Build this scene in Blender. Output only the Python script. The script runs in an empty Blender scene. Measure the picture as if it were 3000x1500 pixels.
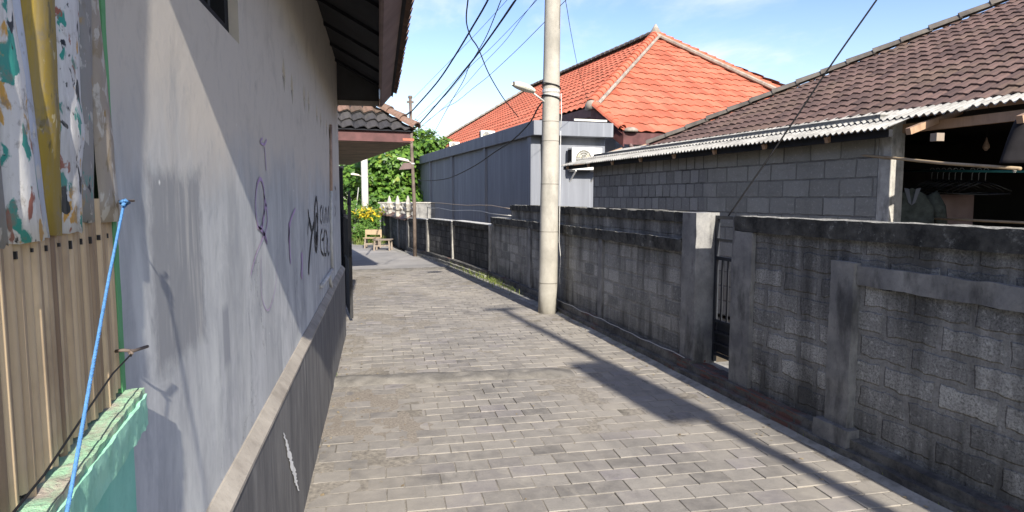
import bpy, bmesh, math, random
from mathutils import Vector, Matrix, noise as mn
C = bpy.context.scene.collection
R = math.radians
random.seed(7)

# ------------------------------------------------------------ camera model (used to measure the place from the photo)
FL, VH, UV0, CAMH = 1900.0, 578.0, 1110.0, 1.6
TH = math.atan((750 - VH) / FL)
PSI = math.atan((1500 - UV0) / (FL * math.cos(TH) + (750 - VH) * math.sin(TH)))

def ray(u, v):
    x = u - 1500; y = 750 - v
    f = FL * math.cos(TH) + y * math.sin(TH); z = y * math.cos(TH) - FL * math.sin(TH)
    return Vector((x * math.cos(PSI) + f * math.sin(PSI), -x * math.sin(PSI) + f * math.cos(PSI), z))
def at_t(u, v, t): return Vector((0, 0, CAMH)) + ray(u, v) * t
def at_z(u, v, z): return at_t(u, v, (z - CAMH) / ray(u, v).z)
def at_x(u, v, X): return at_t(u, v, X / ray(u, v).x)
def at_y(u, v, Y): return at_t(u, v, Y / ray(u, v).y)
def at_plane(u, v, P, n): return at_t(u, v, (P - Vector((0, 0, CAMH))).dot(n) / ray(u, v).dot(n))

# ------------------------------------------------------------ object helpers
def prop(o, label=None, cat=None, group=None, kind=None):
    if label: o['label'] = label
    if cat: o['category'] = cat
    if group: o['group'] = group
    if kind: o['kind'] = kind
    return o
def thing(name, label, cat, loc=(0, 0, 0), rz=0, group=None):
    o = bpy.data.objects.new(name, None); C.objects.link(o)
    o.location = loc; o.rotation_euler = (0, 0, rz); o.empty_display_size = .1
    return prop(o, label, cat, group)
def copy_tree(o, parent=None):
    c = o.copy(); C.objects.link(c)
    if parent: c.parent = parent
    for ch in list(o.children): copy_tree(ch, c)
    return c

class MB:
    def __init__(s): s.v = []; s.f = []; s.uv = None
    def quad(s, a, b, c, d):
        n = len(s.v); s.v += [tuple(a), tuple(b), tuple(c), tuple(d)]; s.f.append((n, n+1, n+2, n+3)); return s
    def tri(s, a, b, c):
        n = len(s.v); s.v += [tuple(a), tuple(b), tuple(c)]; s.f.append((n, n+1, n+2)); return s
    def box(s, x0, x1, y0, y1, z0, z1):
        n = len(s.v)
        s.v += [(x0,y0,z0),(x1,y0,z0),(x1,y1,z0),(x0,y1,z0),(x0,y0,z1),(x1,y0,z1),(x1,y1,z1),(x0,y1,z1)]
        s.f += [tuple(n+i for i in f) for f in ((0,3,2,1),(4,5,6,7),(0,1,5,4),(1,2,6,5),(2,3,7,6),(3,0,4,7))]
        return s
    def hexa(s, p):   # 8 points: bottom 4 ccw, top 4 ccw
        n = len(s.v); s.v += [tuple(q) for q in p]
        s.f += [tuple(n+i for i in f) for f in ((0,3,2,1),(4,5,6,7),(0,1,5,4),(1,2,6,5),(2,3,7,6),(3,0,4,7))]
        return s
    def beam(s, a, b, w, h, up=(0, 0, 1)):
        a = Vector(a); b = Vector(b); d = (b - a).normalized(); u = Vector(up)
        r = d.cross(u).normalized(); u = r.cross(d).normalized()
        c = [(-1,-1),(1,-1),(1,1),(-1,1)]
        q = [a + r*x*w/2 + u*y*h/2 for x, y in c] + [b + r*x*w/2 + u*y*h/2 for x, y in c]
        return s.hexa(q)
    def rough(s, x0, x1, y0, y1, z0, z1, step=.06, amp=.004, fr=6., seed=0, skip=''):
        sd = Vector((seed*3.7, seed*1.3, seed*2.1))
        def dsp(p):
            p = Vector(p); n = mn.noise_vector(p*fr + sd); m = mn.noise_vector(p*fr*3.1 + sd)
            return tuple(p + n*amp + m*amp*.5)
        def grid(o, a, b):
            la, lb = a.length, b.length
            na = max(1, min(140, int(la/step))); nb = max(1, min(60, int(lb/step))); n = len(s.v)
            for j in range(nb+1):
                for i in range(na+1): s.v.append(dsp(o + a*(i/na) + b*(j/nb)))
            for j in range(nb):
                for i in range(na):
                    k = n + j*(na+1) + i; s.f.append((k, k+1, k+na+2, k+na+1))
        V = Vector; X = V((x1-x0,0,0)); Y = V((0,y1-y0,0)); Z = V((0,0,z1-z0)); o = V((x0,y0,z0)); e = V((x1,y1,z1))
        grid(o, X, Z); grid(e, -X, -Z) if False else grid(V((x1,y1,z0)), -X, Z)
        grid(V((x0,y1,z0)), -Y, Z); grid(V((x1,y0,z0)), Y, Z)
        grid(V((x0,y0,z1)), X, Y)
        if 'b' not in skip: grid(V((x0,y1,z0)), X, -Y)
        return s
    def tube(s, pts, r, n=8, cap=True, r1=None):
        pts = [Vector(p) for p in pts]; m = len(pts); base = len(s.v); pr = None
        for i, p in enumerate(pts):
            t = (pts[min(i+1, m-1)] - pts[max(i-1, 0)]).normalized()
            if pr is None:
                pr = t.orthogonal().normalized()
            pr = (pr - t*pr.dot(t)).normalized(); q = t.cross(pr)
            rr = r if r1 is None else r + (r1 - r)*i/(m-1)
            if isinstance(r, (list, tuple)): rr = r[i]
            for k in range(n):
                a = 2*math.pi*k/n; s.v.append(tuple(p + pr*math.cos(a)*rr + q*math.sin(a)*rr))
        for i in range(m-1):
            for k in range(n):
                a = base+i*n+k; b = base+i*n+(k+1) % n; s.f.append((a, b, b+n, a+n))
        if cap:
            s.f.append(tuple(base+k for k in range(n))[::-1]); s.f.append(tuple(base+(m-1)*n+k for k in range(n)))
        return s
    def lathe(s, prof, c=(0, 0, 0), n=16):
        base = len(s.v)
        for r, z in prof:
            for k in range(n):
                a = 2*math.pi*k/n; s.v.append((c[0]+r*math.cos(a), c[1]+r*math.sin(a), c[2]+z))
        for i in range(len(prof)-1):
            for k in range(n):
                a = base+i*n+k; b = base+i*n+(k+1) % n; s.f.append((a, b, b+n, a+n))
        s.f.append(tuple(base+k for k in range(n))[::-1]); s.f.append(tuple(base+(len(prof)-1)*n+k for k in range(n)))
        return s
    def mesh(s, name):
        me = bpy.data.meshes.new(name); me.from_pydata(s.v, [], s.f)
        if s.uv:
            l = me.uv_layers.new(name='UVMap'); i = 0
            for f in s.f:
                for k in f: l.data[i].uv = s.uv[k]; i += 1
        me.update(); return me
    def build(s, name, mat, parent=None, smooth=False, bevel=0, loc=None, rz=0, fixn=False):
        me = s.mesh(name)
        if fixn:
            bm = bmesh.new(); bm.from_mesh(me); bmesh.ops.recalc_face_normals(bm, faces=bm.faces); bm.to_mesh(me); bm.free()
        if mat: me.materials.append(mat)
        if smooth: me.polygons.foreach_set('use_smooth', [True]*len(me.polygons))
        o = bpy.data.objects.new(name, me); C.objects.link(o)
        if parent: o.parent = parent
        if loc: o.location = loc
        if rz: o.rotation_euler = (0, 0, rz)
        if bevel:
            m = o.modifiers.new('bevel', 'BEVEL'); m.width = bevel; m.segments = 2; m.limit_method = 'ANGLE'
        return o

# ------------------------------------------------------------ materials
class NT:
    def __init__(s, name, rough=.9, spec=.25):
        s.m = bpy.data.materials.new(name); s.m.use_nodes = True
        s.t = s.m.node_tree; s.b = s.t.nodes['Principled BSDF']
        s.b.inputs['Roughness'].default_value = rough; s.b.inputs['Specular IOR Level'].default_value = spec
        s.co = None
    def n(s, ty, **k):
        x = s.t.nodes.new(ty)
        for a, b in k.items(): setattr(x, a, b)
        return x
    def L(s, a, b): s.t.links.new(a, b)
    def obj(s):
        if s.co is None: s.co = s.n('ShaderNodeTexCoord')
        return s.co.outputs['Object']
    def uv(s):
        s.obj(); return s.co.outputs['UV']
    def geo(s): return s.n('ShaderNodeNewGeometry')
    def map(s, vec, sc=(1, 1, 1), loc=(0, 0, 0), rot=(0, 0, 0)):
        x = s.n('ShaderNodeMapping'); s.L(vec, x.inputs['Vector'])
        x.inputs['Scale'].default_value = sc; x.inputs['Location'].default_value = loc; x.inputs['Rotation'].default_value = rot
        return x.outputs[0]
    def noise(s, sc, det=5, rough=.55, vec=None, dist=0):
        x = s.n('ShaderNodeTexNoise'); s.L(vec or s.obj(), x.inputs['Vector'])
        x.inputs['Scale'].default_value = sc; x.inputs['Detail'].default_value = det
        x.inputs['Roughness'].default_value = rough; x.inputs['Distortion'].default_value = dist
        return x.outputs['Fac']
    def ramp(s, f, *st):
        x = s.n('ShaderNodeValToRGB'); s.L(f, x.inputs[0]); e = x.color_ramp.elements
        while len(e) < len(st): e.new(.5)
        for i, (p, c) in enumerate(st):
            e[i].position = p; e[i].color = (c, c, c, 1) if isinstance(c, (int, float)) else (*c, 1)
        return x.outputs[0]
    def mix(s, f, a, b, mode='MIX'):
        x = s.n('ShaderNodeMix', data_type='RGBA', blend_type=mode)
        for i, q in ((0, f), (6, a), (7, b)):
            if isinstance(q, (int, float)): x.inputs[i].default_value = q if i == 0 else (q, q, q, 1)
            elif isinstance(q, tuple): x.inputs[i].default_value = (*q, 1)
            else: s.L(q, x.inputs[i])
        return x.outputs[2]
    def math(s, op, a, b=0., c=None):
        x = s.n('ShaderNodeMath', operation=op)
        for i, q in enumerate((a, b, c)):
            if q is None: continue
            if isinstance(q, (int, float)): x.inputs[i].default_value = q
            else: s.L(q, x.inputs[i])
        return x.outputs[0]
    def sep(s, vec):
        x = s.n('ShaderNodeSeparateXYZ'); s.L(vec, x.inputs[0]); return x.outputs
    def comb(s, a, b, c):
        x = s.n('ShaderNodeCombineXYZ')
        for i, q in enumerate((a, b, c)):
            if isinstance(q, (int, float)): x.inputs[i].default_value = q
            else: s.L(q, x.inputs[i])
        return x.outputs[0]
    def rng(s, f, a, b, c=0., d=1.):
        x = s.n('ShaderNodeMapRange'); s.L(f, x.inputs[0])
        for i, q in enumerate((a, b, c, d)): x.inputs[i+1].default_value = q
        return x.outputs[0]
    def col(s, c):
        if isinstance(c, tuple): s.b.inputs['Base Color'].default_value = (*c, 1)
        else: s.L(c, s.b.inputs['Base Color'])
        return s
    def bump(s, h, st=.3, dist=.01):
        x = s.n('ShaderNodeBump'); s.L(h, x.inputs['Height'])
        x.inputs['Strength'].default_value = st; x.inputs['Distance'].default_value = dist
        s.L(x.outputs[0], s.b.inputs['Normal']); return s.m

def m_simple(name, c, var=.3, sc=8., rough=.85, bump=.2, bd=.004, spec=.25, metal=0):
    t = NT(name, rough, spec); t.b.inputs['Metallic'].default_value = metal
    n = t.noise(sc, 6, .6); lo = tuple(x*(1-var) for x in c); hi = tuple(min(1, x*(1+var)) for x in c)
    t.col(t.ramp(n, (.3, lo), (.7, hi))); return t.bump(n, bump, bd)

def m_plaster():
    # grey-blue limewashed plaster, turning buff higher up, blotched, streaked and scuffed
    t = NT('plaster', .92, .15); o = t.obj(); x, y, z = t.sep(o)
    streak = t.noise(3.0, 6, .65, t.map(o, (1, 2.2, .55)), .8)
    fine = t.noise(26, 8, .7, t.map(o, (1, 1, .6)))
    big = t.noise(1.3, 5, .6, None, .5); blot = t.noise(4.5, 7, .68, t.map(o, (1, 1, .8), (2, 6, 4)), .8)
    zz = t.math('ADD', z, t.math('ADD', t.math('MULTIPLY', t.math('SUBTRACT', big, .5), .7), t.math('MULTIPLY', t.math('SUBTRACT', blot, .5), .35)))
    blue = t.mix(t.rng(streak, .35, .68), (.345, .355, .365), (.52, .53, .535))
    buff = t.mix(t.rng(blot, .33, .68), (.455, .42, .375), (.65, .60, .53))
    c = t.mix(t.rng(zz, 1.58, 1.86), blue, buff)
    c = t.mix(t.math('MULTIPLY', t.rng(blot, .48, .66), .5), c, t.mix(t.rng(zz, 1.58, 1.9), (.27, .285, .31), (.40, .37, .34)))
    pale = t.noise(2.2, 6, .65, t.map(o, (1, 1.4, .6), (3, 1, 0)), .6)
    c = t.mix(t.math('MULTIPLY', t.rng(pale, .5, .66), t.math('MULTIPLY', t.rng(zz, 1.75, 1.2), .8)), c, (.60, .615, .60))
    c = t.mix(t.math('MULTIPLY', t.rng(fine, .55, .8), .4), c, (.24, .26, .29))
    # damp, darker washed patch with pale runs near the fence
    py = t.math('SUBTRACT', 1, t.math('ABSOLUTE', t.math('DIVIDE', t.math('SUBTRACT', y, 1.57), .21)))
    pz = t.math('SUBTRACT', 1, t.math('ABSOLUTE', t.math('DIVIDE', t.math('SUBTRACT', z, 1.45), .23)))
    pm = t.math('ADD', t.math('MINIMUM', py, pz), t.math('MULTIPLY', t.math('SUBTRACT', fine, .5), .5))
    runs = t.noise(9, 4, .6, t.map(o, (1, 2.2, .2)), .5)
    patch = t.mix(t.math('MULTIPLY', t.rng(runs, .5, .7), t.rng(blot, .4, .6)), (.235, .243, .258), (.52, .505, .475))
    c = t.mix(t.math('MULTIPLY', t.rng(pm, .02, .22), .85), c, patch)
    py = t.math('SUBTRACT', 1, t.math('ABSOLUTE', t.math('DIVIDE', t.math('SUBTRACT', y, 1.98), .045)))
    pz = t.math('SUBTRACT', 1, t.math('ABSOLUTE', t.math('DIVIDE', t.math('SUBTRACT', z, 1.2), .10)))
    c = t.mix(t.math('MULTIPLY', t.rng(t.math('MINIMUM', py, pz), .0, .3), .7), c, (.24, .25, .275))
    # hairline cracks and scabs
    cr = t.noise(1.5, 6, .6, t.map(o, (1, 1, 1), (5, 2, 1)), .6)
    crm = t.math('MULTIPLY', t.rng(t.math('ABSOLUTE', t.math('SUBTRACT', cr, .5)), .0035, .0), t.rng(t.noise(1.7, 3, .5, t.map(o, (1, 1, 1), (9, 0, 0))), .56, .64))
    c = t.mix(t.math('MULTIPLY', crm, .55), c, (.14, .14, .15))
    sp = t.n('ShaderNodeTexVoronoi'); t.L(o, sp.inputs['Vector']); sp.inputs['Scale'].default_value = 9
    c = t.mix(t.math('MULTIPLY', t.rng(sp.outputs['Distance'], .07, .03), t.rng(t.noise(4, 2), .52, .6)), c, (.8, .8, .78))
    t.col(c)
    h = t.math('ADD', t.math('MULTIPLY', blot, .5), t.math('ADD', t.math('MULTIPLY', fine, .3), t.math('MULTIPLY', crm, -.4)))
    return t.bump(h, .3, .010)

def m_plinth():
    t = NT('plinth_cement', .85, .2); o = t.obj()
    s1 = t.noise(4, 6, .65, t.map(o, (1, 2.5, .45)), .5); f = t.noise(40, 6, .7)
    c = t.mix(t.rng(s1, .32, .7), (.085, .085, .09), (.19, .187, .182))
    c = t.mix(t.math('MULTIPLY', t.rng(t.noise(7, 5, .6, t.map(o, (1, 1.5, .3), (4, 4, 0))), .6, .72), .5), c, (.33, .325, .31))
    t.col(c); return t.bump(t.math('ADD', s1, t.math('MULTIPLY', f, .3)), .3, .01)

def m_paver():
    t = NT('concrete_paver', .88, .25); o = t.obj(); g = t.geo()
    rnd = g.outputs['Random Per Island']
    base = t.mix(t.rng(rnd, 0, 1), (.160, .149, .137), (.245, .228, .205))
    base = t.mix(t.math('MULTIPLY', t.rng(t.math('FRACT', t.math('MULTIPLY', rnd, 7.3)), .8, 1), .5), base, (.225, .205, .222))
    base = t.mix(t.math('MULTIPLY', t.rng(t.math('FRACT', t.math('MULTIPLY', rnd, 31.7)), .86, .9), .55), base, (.095, .09, .085))
    gr = t.noise(90, 6, .75); mid = t.noise(9, 5, .6); big = t.noise(.75, 5, .6, t.map(o, (1, .7, 1)))
    c = t.mix(t.rng(mid, .35, .68), base, t.mix(.5, base, (.33, .305, .27)))
    c = t.mix(t.math('MULTIPLY', t.rng(gr, .5, .72), .35), c, (.10, .095, .09))
    c = t.mix(t.math('MULTIPLY', t.rng(big, .46, .66), .7), c, (.33, .30, .255))
    c = t.mix(t.math('MULTIPLY', t.rng(t.noise(1.2, 5, .65, t.map(o, (1, .6, 1), (7, 3, 0))), .54, .72), .6), c, (.105, .10, .096))
    st = t.noise(3.4, 7, .7, t.map(o, (1, .8, 1), (1, 9, 0)), .6)
    c = t.mix(t.math('MULTIPLY', t.rng(st, .56, .7), .5), c, (.36, .33, .28)); c = t.mix(t.math('MULTIPLY', t.rng(st, .42, .32), .45), c, (.095, .09, .084))
    t.col(c); return t.bump(t.math('ADD', t.math('MULTIPLY', gr, .7), mid), .6, .005)

def m_bed():
    t = NT('joint_sand', .95, .1); n = t.noise(30, 6, .7); b = t.noise(1.6, 4)
    c = t.mix(t.rng(n, .35, .65), (.15, .137, .12), (.31, .28, .235)); c = t.mix(t.math('MULTIPLY', t.rng(b, .56, .68), .6), c, (.07, .065, .055))
    t.col(c); return t.bump(n, .5, .006)

def m_sand():
    t = NT('loose_sand', .97, .05); n = t.noise(60, 6, .75); b = t.noise(4, 5, .6)
    c = t.mix(t.rng(n, .35, .68), (.16, .14, .118), (.33, .295, .25)); c = t.mix(t.math('MULTIPLY', t.rng(b, .5, .7), .6), c, (.19, .165, .14))
    t.col(c); return t.bump(n, .7, .008)

def m_concrete(name, lo, hi, stain=.5, sc=3., dark=(.05, .05, .05), fine=40, bd=.006):
    t = NT(name, .9, .2); o = t.obj(); n = t.noise(sc, 7, .65); f = t.noise(fine, 6, .7)
    c = t.mix(t.rng(n, .33, .68), lo, hi)
    st = t.noise(sc*1.7, 6, .65, t.map(o, (1, 1, .35), (5, 5, 5)))
    c = t.mix(t.math('MULTIPLY', t.rng(st, .5, .68), stain), c, dark)
    c = t.mix(t.math('MULTIPLY', t.rng(f, .55, .75), .35), c, dark)
    t.col(c); return t.bump(t.math('ADD', n, t.math('MULTIPLY', f, .6)), .45, bd)

def m_blocks(name, lo, hi, mort, bw=.36, bh=.155, mw=.016, mould=.6, pit=1., toph=1.3, dist=.012, botm=True, smear=.5):
    # rough concrete block masonry with smeared joints; mould runs from the coping and rises from the footing
    t = NT(name, .93, .12); o = t.obj(); x, y, z = t.sep(o)
    wob = t.noise(4, 3, .5); wob2 = t.noise(9, 3, .5, t.map(o, (1, 1, 1), (3, 8, 1)))
    vx = t.math('ADD', t.math('ADD', x, y), t.math('MULTIPLY', t.math('SUBTRACT', wob, .5), dist*4))
    vz = t.math('ADD', z, t.math('MULTIPLY', t.math('SUBTRACT', wob2, .5), dist*3))
    br = t.n('ShaderNodeTexBrick'); t.L(t.comb(vx, vz, 0), br.inputs['Vector'])
    for k, q in (('Scale', 1), ('Mortar Size', mw), ('Mortar Smooth', .35), ('Brick Width', bw), ('Row Height', bh), ('Bias', 0)): br.inputs[k].default_value = q
    br.inputs['Color1'].default_value = (0, 0, 0, 1); br.inputs['Color2'].default_value = (1, 1, 1, 1); br.inputs['Mortar'].default_value = (.5, .5, .5, 1)
    mk = br.outputs['Fac']; g = t.noise(75, 5, .8); g2 = t.noise(28, 4, .7); m1 = t.noise(2.2, 6, .65)
    blk = t.mix(t.rng(br.outputs['Color'], 0, 1), lo, hi)
    blk = t.mix(t.math('MULTIPLY', t.rng(g, .46, .62), .75*pit), blk, tuple(v*.3 for v in lo))
    blk = t.mix(t.math('MULTIPLY', t.rng(g2, .55, .7), .5), blk, tuple(min(1, v*1.5) for v in hi))
    hs = t.noise(3.0, 5, .6, t.map(o, (.7, 1, 4.2), (2, 3, 7)))
    sm = t.math('MAXIMUM', t.math('MULTIPLY', mk, t.rng(m1, .35, .55, .95, .45)), t.math('MULTIPLY', t.math('MAXIMUM', t.rng(m1, .53, .66), t.rng(hs, .55, .66)), smear))
    c = t.mix(sm, blk, t.mix(t.rng(t.noise(11, 6, .7), .36, .62), mort, tuple(v*.6 for v in mort)))
    run = t.noise(3.2, 6, .65, t.map(o, (1.6, 1, .22), (1, 7, 2)))
    up = t.rng(z, toph-.75, toph); dn = t.rng(z, .55, .05)
    wt = t.math('MAXIMUM', up, dn) if botm else up
    ml = t.math('MULTIPLY', t.rng(t.math('ADD', run, t.math('MULTIPLY', wt, .2)), .52, .74), mould)
    c = t.mix(ml, c, (.022, .022, .022)); t.col(c)
    h = t.math('SUBTRACT', t.math('MULTIPLY', g, .35*pit), t.math('MULTIPLY', mk, .9))
    h = t.math('ADD', h, t.math('MULTIPLY', g2, .4))
    return t.bump(h, .9, .016)

def m_cap():
    t = NT('mouldy_coping', .95, .1); o = t.obj(); n = t.noise(5, 7, .7); f = t.noise(38, 6, .75)
    c = t.mix(t.rng(n, .4, .7), (.03, .03, .029), (.12, .117, .107))
    c = t.mix(t.math('MULTIPLY', t.rng(t.noise(14, 6, .75), .58, .7), .7), c, (.30, .30, .275))
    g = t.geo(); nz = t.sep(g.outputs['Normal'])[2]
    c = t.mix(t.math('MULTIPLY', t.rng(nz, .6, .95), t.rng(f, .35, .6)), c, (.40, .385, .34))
    t.col(c); return t.bump(t.math('ADD', n, f), .8, .012)

def m_footing():
    t = NT('cement_and_brick_footing', .93, .12); o = t.obj(); x, y, z = t.sep(o)
    n = t.noise(4, 7, .7); f = t.noise(45, 5, .7)
    br = t.n('ShaderNodeTexBrick'); t.L(t.comb(x, t.math('ADD', z, y), 0), br.inputs['Vector'])
    for k, q in (('Scale', 1), ('Mortar Size', .012), ('Brick Width', .2), ('Row Height', .085)): br.inputs[k].default_value = q
    br.inputs['Color1'].default_value = (.20, .075, .055, 1); br.inputs['Color2'].default_value = (.12, .065, .055, 1); br.inputs['Mortar'].default_value = (.1, .095, .09, 1)
    c = t.mix(t.rng(n, .35, .68), (.06, .06, .062), (.19, .185, .175))
    bm = t.math('MULTIPLY', t.rng(t.noise(1.3, 5, .6, t.map(o, (1, 1, 2), (2.3, 0, 0))), .52, .6), .8)
    c = t.mix(bm, c, br.outputs['Color']); c = t.mix(t.math('MULTIPLY', t.rng(f, .5, .7), .5), c, (.03, .03, .03))
    t.col(c); return t.bump(t.math('ADD', n, f), .8, .012)

def m_tile(name, lo, hi, moss, mossamt, dark=.35):
    t = NT(name, .85, .2); uv = t.uv(); u, v, w = t.sep(uv)
    cell = t.comb(t.math('FLOOR', u), t.math('FLOOR', v), 0)
    wn = t.n('ShaderNodeTexWhiteNoise', noise_dimensions='3D'); t.L(cell, wn.inputs['Vector'])
    n = t.noise(1.1, 6, .65); f = t.noise(22, 6, .7)
    c = t.mix(wn.outputs['Value'], lo, hi)
    c = t.mix(t.math('MULTIPLY', t.rng(f, .5, .75), dark), c, tuple(x*.45 for x in lo))
    c = t.mix(t.math('MULTIPLY', t.rng(t.math('ADD', n, t.math('MULTIPLY', f, .25)), .62, .78), mossamt), c, moss)
    t.col(c); return t.bump(f, .3, .006)

def m_bamboo(name, lo, hi, dark):
    t = NT(name, .6, .3); o = t.obj(); g = t.geo(); r = g.outputs['Random Per Island']
    gr = t.noise(60, 5, .6, t.map(o, (1, 1, .05))); b = t.noise(7, 5, .6, t.map(o, (1, 1, .5)))
    c = t.mix(t.rng(t.math('ADD', t.math('MULTIPLY', r, .7), t.math('MULTIPLY', gr, .4)), .2, .85), lo, hi)
    c = t.mix(t.math('MULTIPLY', t.rng(b, .52, .72), .75), c, dark)
    t.col(c); return t.bump(gr, .4, .003)

def m_painted(name, base, spots):
    # hand-painted culm: daubs of colour over chalky white
    t = NT(name, .6, .3); o = t.obj(); c = base
    chip = t.noise(30, 6, .7)
    if isinstance(base, tuple): c = t.mix(t.rng(t.noise(9, 5, .6, t.map(o, (1, 1, .4))), .35, .7), base, tuple(x*.72 for x in base))
    for i, (col, th, sc) in enumerate(spots):
        s = t.noise(sc*2.1, 4, .5, t.map(o, (1, 1, .62), (i*3.7+1, i*1.9, i*2.3), (.5, .3, 0)), .5)
        c = t.mix(t.rng(t.math('ADD', s, t.math('MULTIPLY', t.math('SUBTRACT', chip, .5), .16)), th-.01, th+.02), c, col)
    gm = t.noise(14, 7, .7, t.map(o, (1.5, 1.5, .22), (8, 2, 3)), .6)
    c = t.mix(t.math('MULTIPLY', t.rng(gm, .5, .68), .6), c, (.24, .225, .20))
    c = t.mix(t.math('MULTIPLY', t.rng(chip, .56, .66), .75), c, (.21, .185, .15))
    t.col(c); return t.bump(chip, .3, .003)

def m_leaf(name, lo, hi, rough=.5, tr=.35, yel=None):
    t = NT(name, rough, .35); g = t.geo(); r = g.outputs['Random Per Island']
    c = t.mix(r, lo, hi)
    if yel: c = t.mix(t.rng(t.math('FRACT', t.math('MULTIPLY', r, 13.7)), yel[1], yel[1]+.05), c, yel[0])
    t.col(c)
    tl = t.n('ShaderNodeBsdfTranslucent'); t.L(c, tl.inputs['Color']) if not isinstance(c, tuple) else None
    ms = t.n('ShaderNodeMixShader'); ms.inputs[0].default_value = tr
    out = t.t.nodes['Material Output']; t.L(t.b.outputs[0], ms.inputs[1]); t.L(tl.outputs[0], ms.inputs[2]); t.L(ms.outputs[0], out.inputs['Surface'])
    return t.m

def m_greypaint():
    t = NT('grey_masonry_paint', .85, .2); o = t.obj()
    s1 = t.noise(2.0, 6, .65, t.map(o, (1.5, 1.5, .16)), .4); f = t.noise(30, 4, .6)
    c = t.mix(t.rng(s1, .3, .7), (.152, .163, .187), (.198, .21, .238))
    w = t.noise(3.5, 4, .6, t.map(o, (2.2, 2.2, .10), (5, 0, 0)))
    c = t.mix(t.math('MULTIPLY', t.rng(w, .58, .74), .35), c, (.40, .42, .45)); t.col(c); return t.bump(f, .15, .004)

M = {}
M['plaster'] = m_plaster(); M['plinth'] = m_plinth(); M['paver'] = m_paver(); M['bed'] = m_bed(); M['sand'] = m_sand()
M['ledge'] = m_concrete('buff_ledge', (.26, .235, .205), (.40, .365, .315), .45, 4, (.14, .12, .10))
M['cement'] = m_concrete('pale_cement', (.13, .122, .11), (.225, .21, .187), .5, 5, (.09, .085, .075), 50, .012)
M['road'] = m_concrete('road_concrete', (.22, .215, .21), (.34, .325, .31), .35, .8, (.14, .135, .13), 30)
M['gutter'] = m_concrete('gutter_cement', (.20, .195, .18), (.37, .355, .325), .6, 4, (.07, .068, .06), 40, .01)
M['blk'] = m_blocks('old_block', (.20, .20, .198), (.47, .465, .44), (.27, .265, .255), mould=.68, mw=.024, smear=.75, dist=.018)
M['blk2'] = m_blocks('older_block', (.18, .18, .174), (.41, .40, .375), (.33, .32, .295), bw=.3, mould=.68, pit=.7, smear=.7)
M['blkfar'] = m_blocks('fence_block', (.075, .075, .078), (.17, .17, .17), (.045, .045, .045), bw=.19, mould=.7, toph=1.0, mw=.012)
M['blkhouse'] = m_blocks('house_block', (.20, .195, .185), (.30, .295, .28), (.08, .078, .075), bw=.21, bh=.2, mw=.012, mould=.15, pit=.3, toph=9, botm=False, smear=.1, dist=.009)
M['blkhouse2'] = m_blocks('house_block_large', (.22, .215, .195), (.29, .285, .262), (.13, .127, .12), bw=.42, bh=.2, mw=.010, mould=.15, pit=.2, toph=9, botm=False, smear=.2, dist=.007)
M['cap'] = m_cap(); M['foot'] = m_footing()
M['post'] = m_concrete('post_render', (.13, .13, .134), (.29, .285, .27), .75, 3.5, (.035, .035, .036), 45, .01)
M['postpale'] = m_concrete('post_pale', (.26, .255, .235), (.46, .44, .40), .55, 6, (.07, .068, .06), 45, .01)
M['pole'] = m_concrete('pole_concrete', (.25, .238, .21), (.40, .38, .335), .55, 1.8, (.15, .142, .125), 35)
M['whitepole'] = m_concrete('white_concrete', (.42, .41, .38), (.58, .57, .53), .35, 2, (.3, .3, .28))
M['rust'] = m_simple('rusty_steel', (.125, .098, .082), .4, 6, .75, .3)
M['grey'] = m_greypaint(); M['red'] = m_tile('red_clay_tile', (.32, .092, .056), (.50, .150, .092), (.40, .21, .14), .35, .2)
M['brown'] = m_tile('weathered_brown_tile', (.082, .055, .05), (.158, .102, .088), (.17, .125, .085), .4, .5)
M['mossy'] = m_tile('mossy_old_tile', (.115, .075, .062), (.27, .165, .125), (.075, .07, .05), .75, .6)
M['darktile'] = m_tile('soot_dark_tile', (.035, .035, .04), (.075, .07, .07), (.09, .085, .07), .4, .5)  # darker tile for the front eave courses
M['ridge'] = m_concrete('ridge_cap', (.085, .075, .068), (.17, .15, .13), .5, 3, (.03, .03, .03), 25)
M['mortar'] = m_concrete('hip_mortar', (.20, .175, .15), (.36, .32, .275), .6, 4, (.14, .11, .09), 25)
M['redcap'] = m_simple('red_hip_tile', (.48, .135, .08), .25, 5, .8, .2)
M['tin'] = m_concrete('fibre_cement_sheet', (.22, .215, .20), (.40, .39, .365), .6, 5, (.16, .155, .14), 30)
M['maroon'] = m_simple('maroon_paint', (.085, .035, .035), .35, 5, .6, .15)
M['fascia'] = m_simple('faded_fascia_board', (.135, .095, .092), .3, 4, .7, .2)
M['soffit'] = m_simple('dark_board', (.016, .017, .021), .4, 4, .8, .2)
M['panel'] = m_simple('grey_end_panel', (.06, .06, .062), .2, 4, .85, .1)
M['slatw'] = m_simple('soffit_slats', (.20, .145, .105), .4, 3, .7, .2)
M['wood'] = m_bamboo('raw_timber', (.22, .13, .085), (.42, .28, .18), (.15, .09, .06))
M['palewood'] = m_bamboo('pale_timber', (.24, .17, .11), (.40, .31, .20), (.15, .11, .08))
M['bleach'] = m_bamboo('bleached_timber', (.15, .12, .095), (.30, .25, .205), (.12, .09, .07))
M['black'] = m_simple('black_iron', (.018, .018, .02), .3, 10, .5, .1, .002, .4)
M['iron'] = m_simple('dark_blue_iron', (.022, .025, .032), .3, 10, .5, .1, .002, .4)
M['cable'] = m_simple('cable_rubber', (.012, .012, .013), .2, 10, .6, .05)
M['white'] = m_simple('white_enamel', (.72, .71, .67), .08, 3, .4, .03)
M['pvc'] = m_simple('grey_pvc', (.50, .50, .49), .2, 9, .5, .05)
M['pvcbrown'] = m_simple('stained_pvc', (.36, .26, .21), .3, 9, .5, .05)
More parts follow.
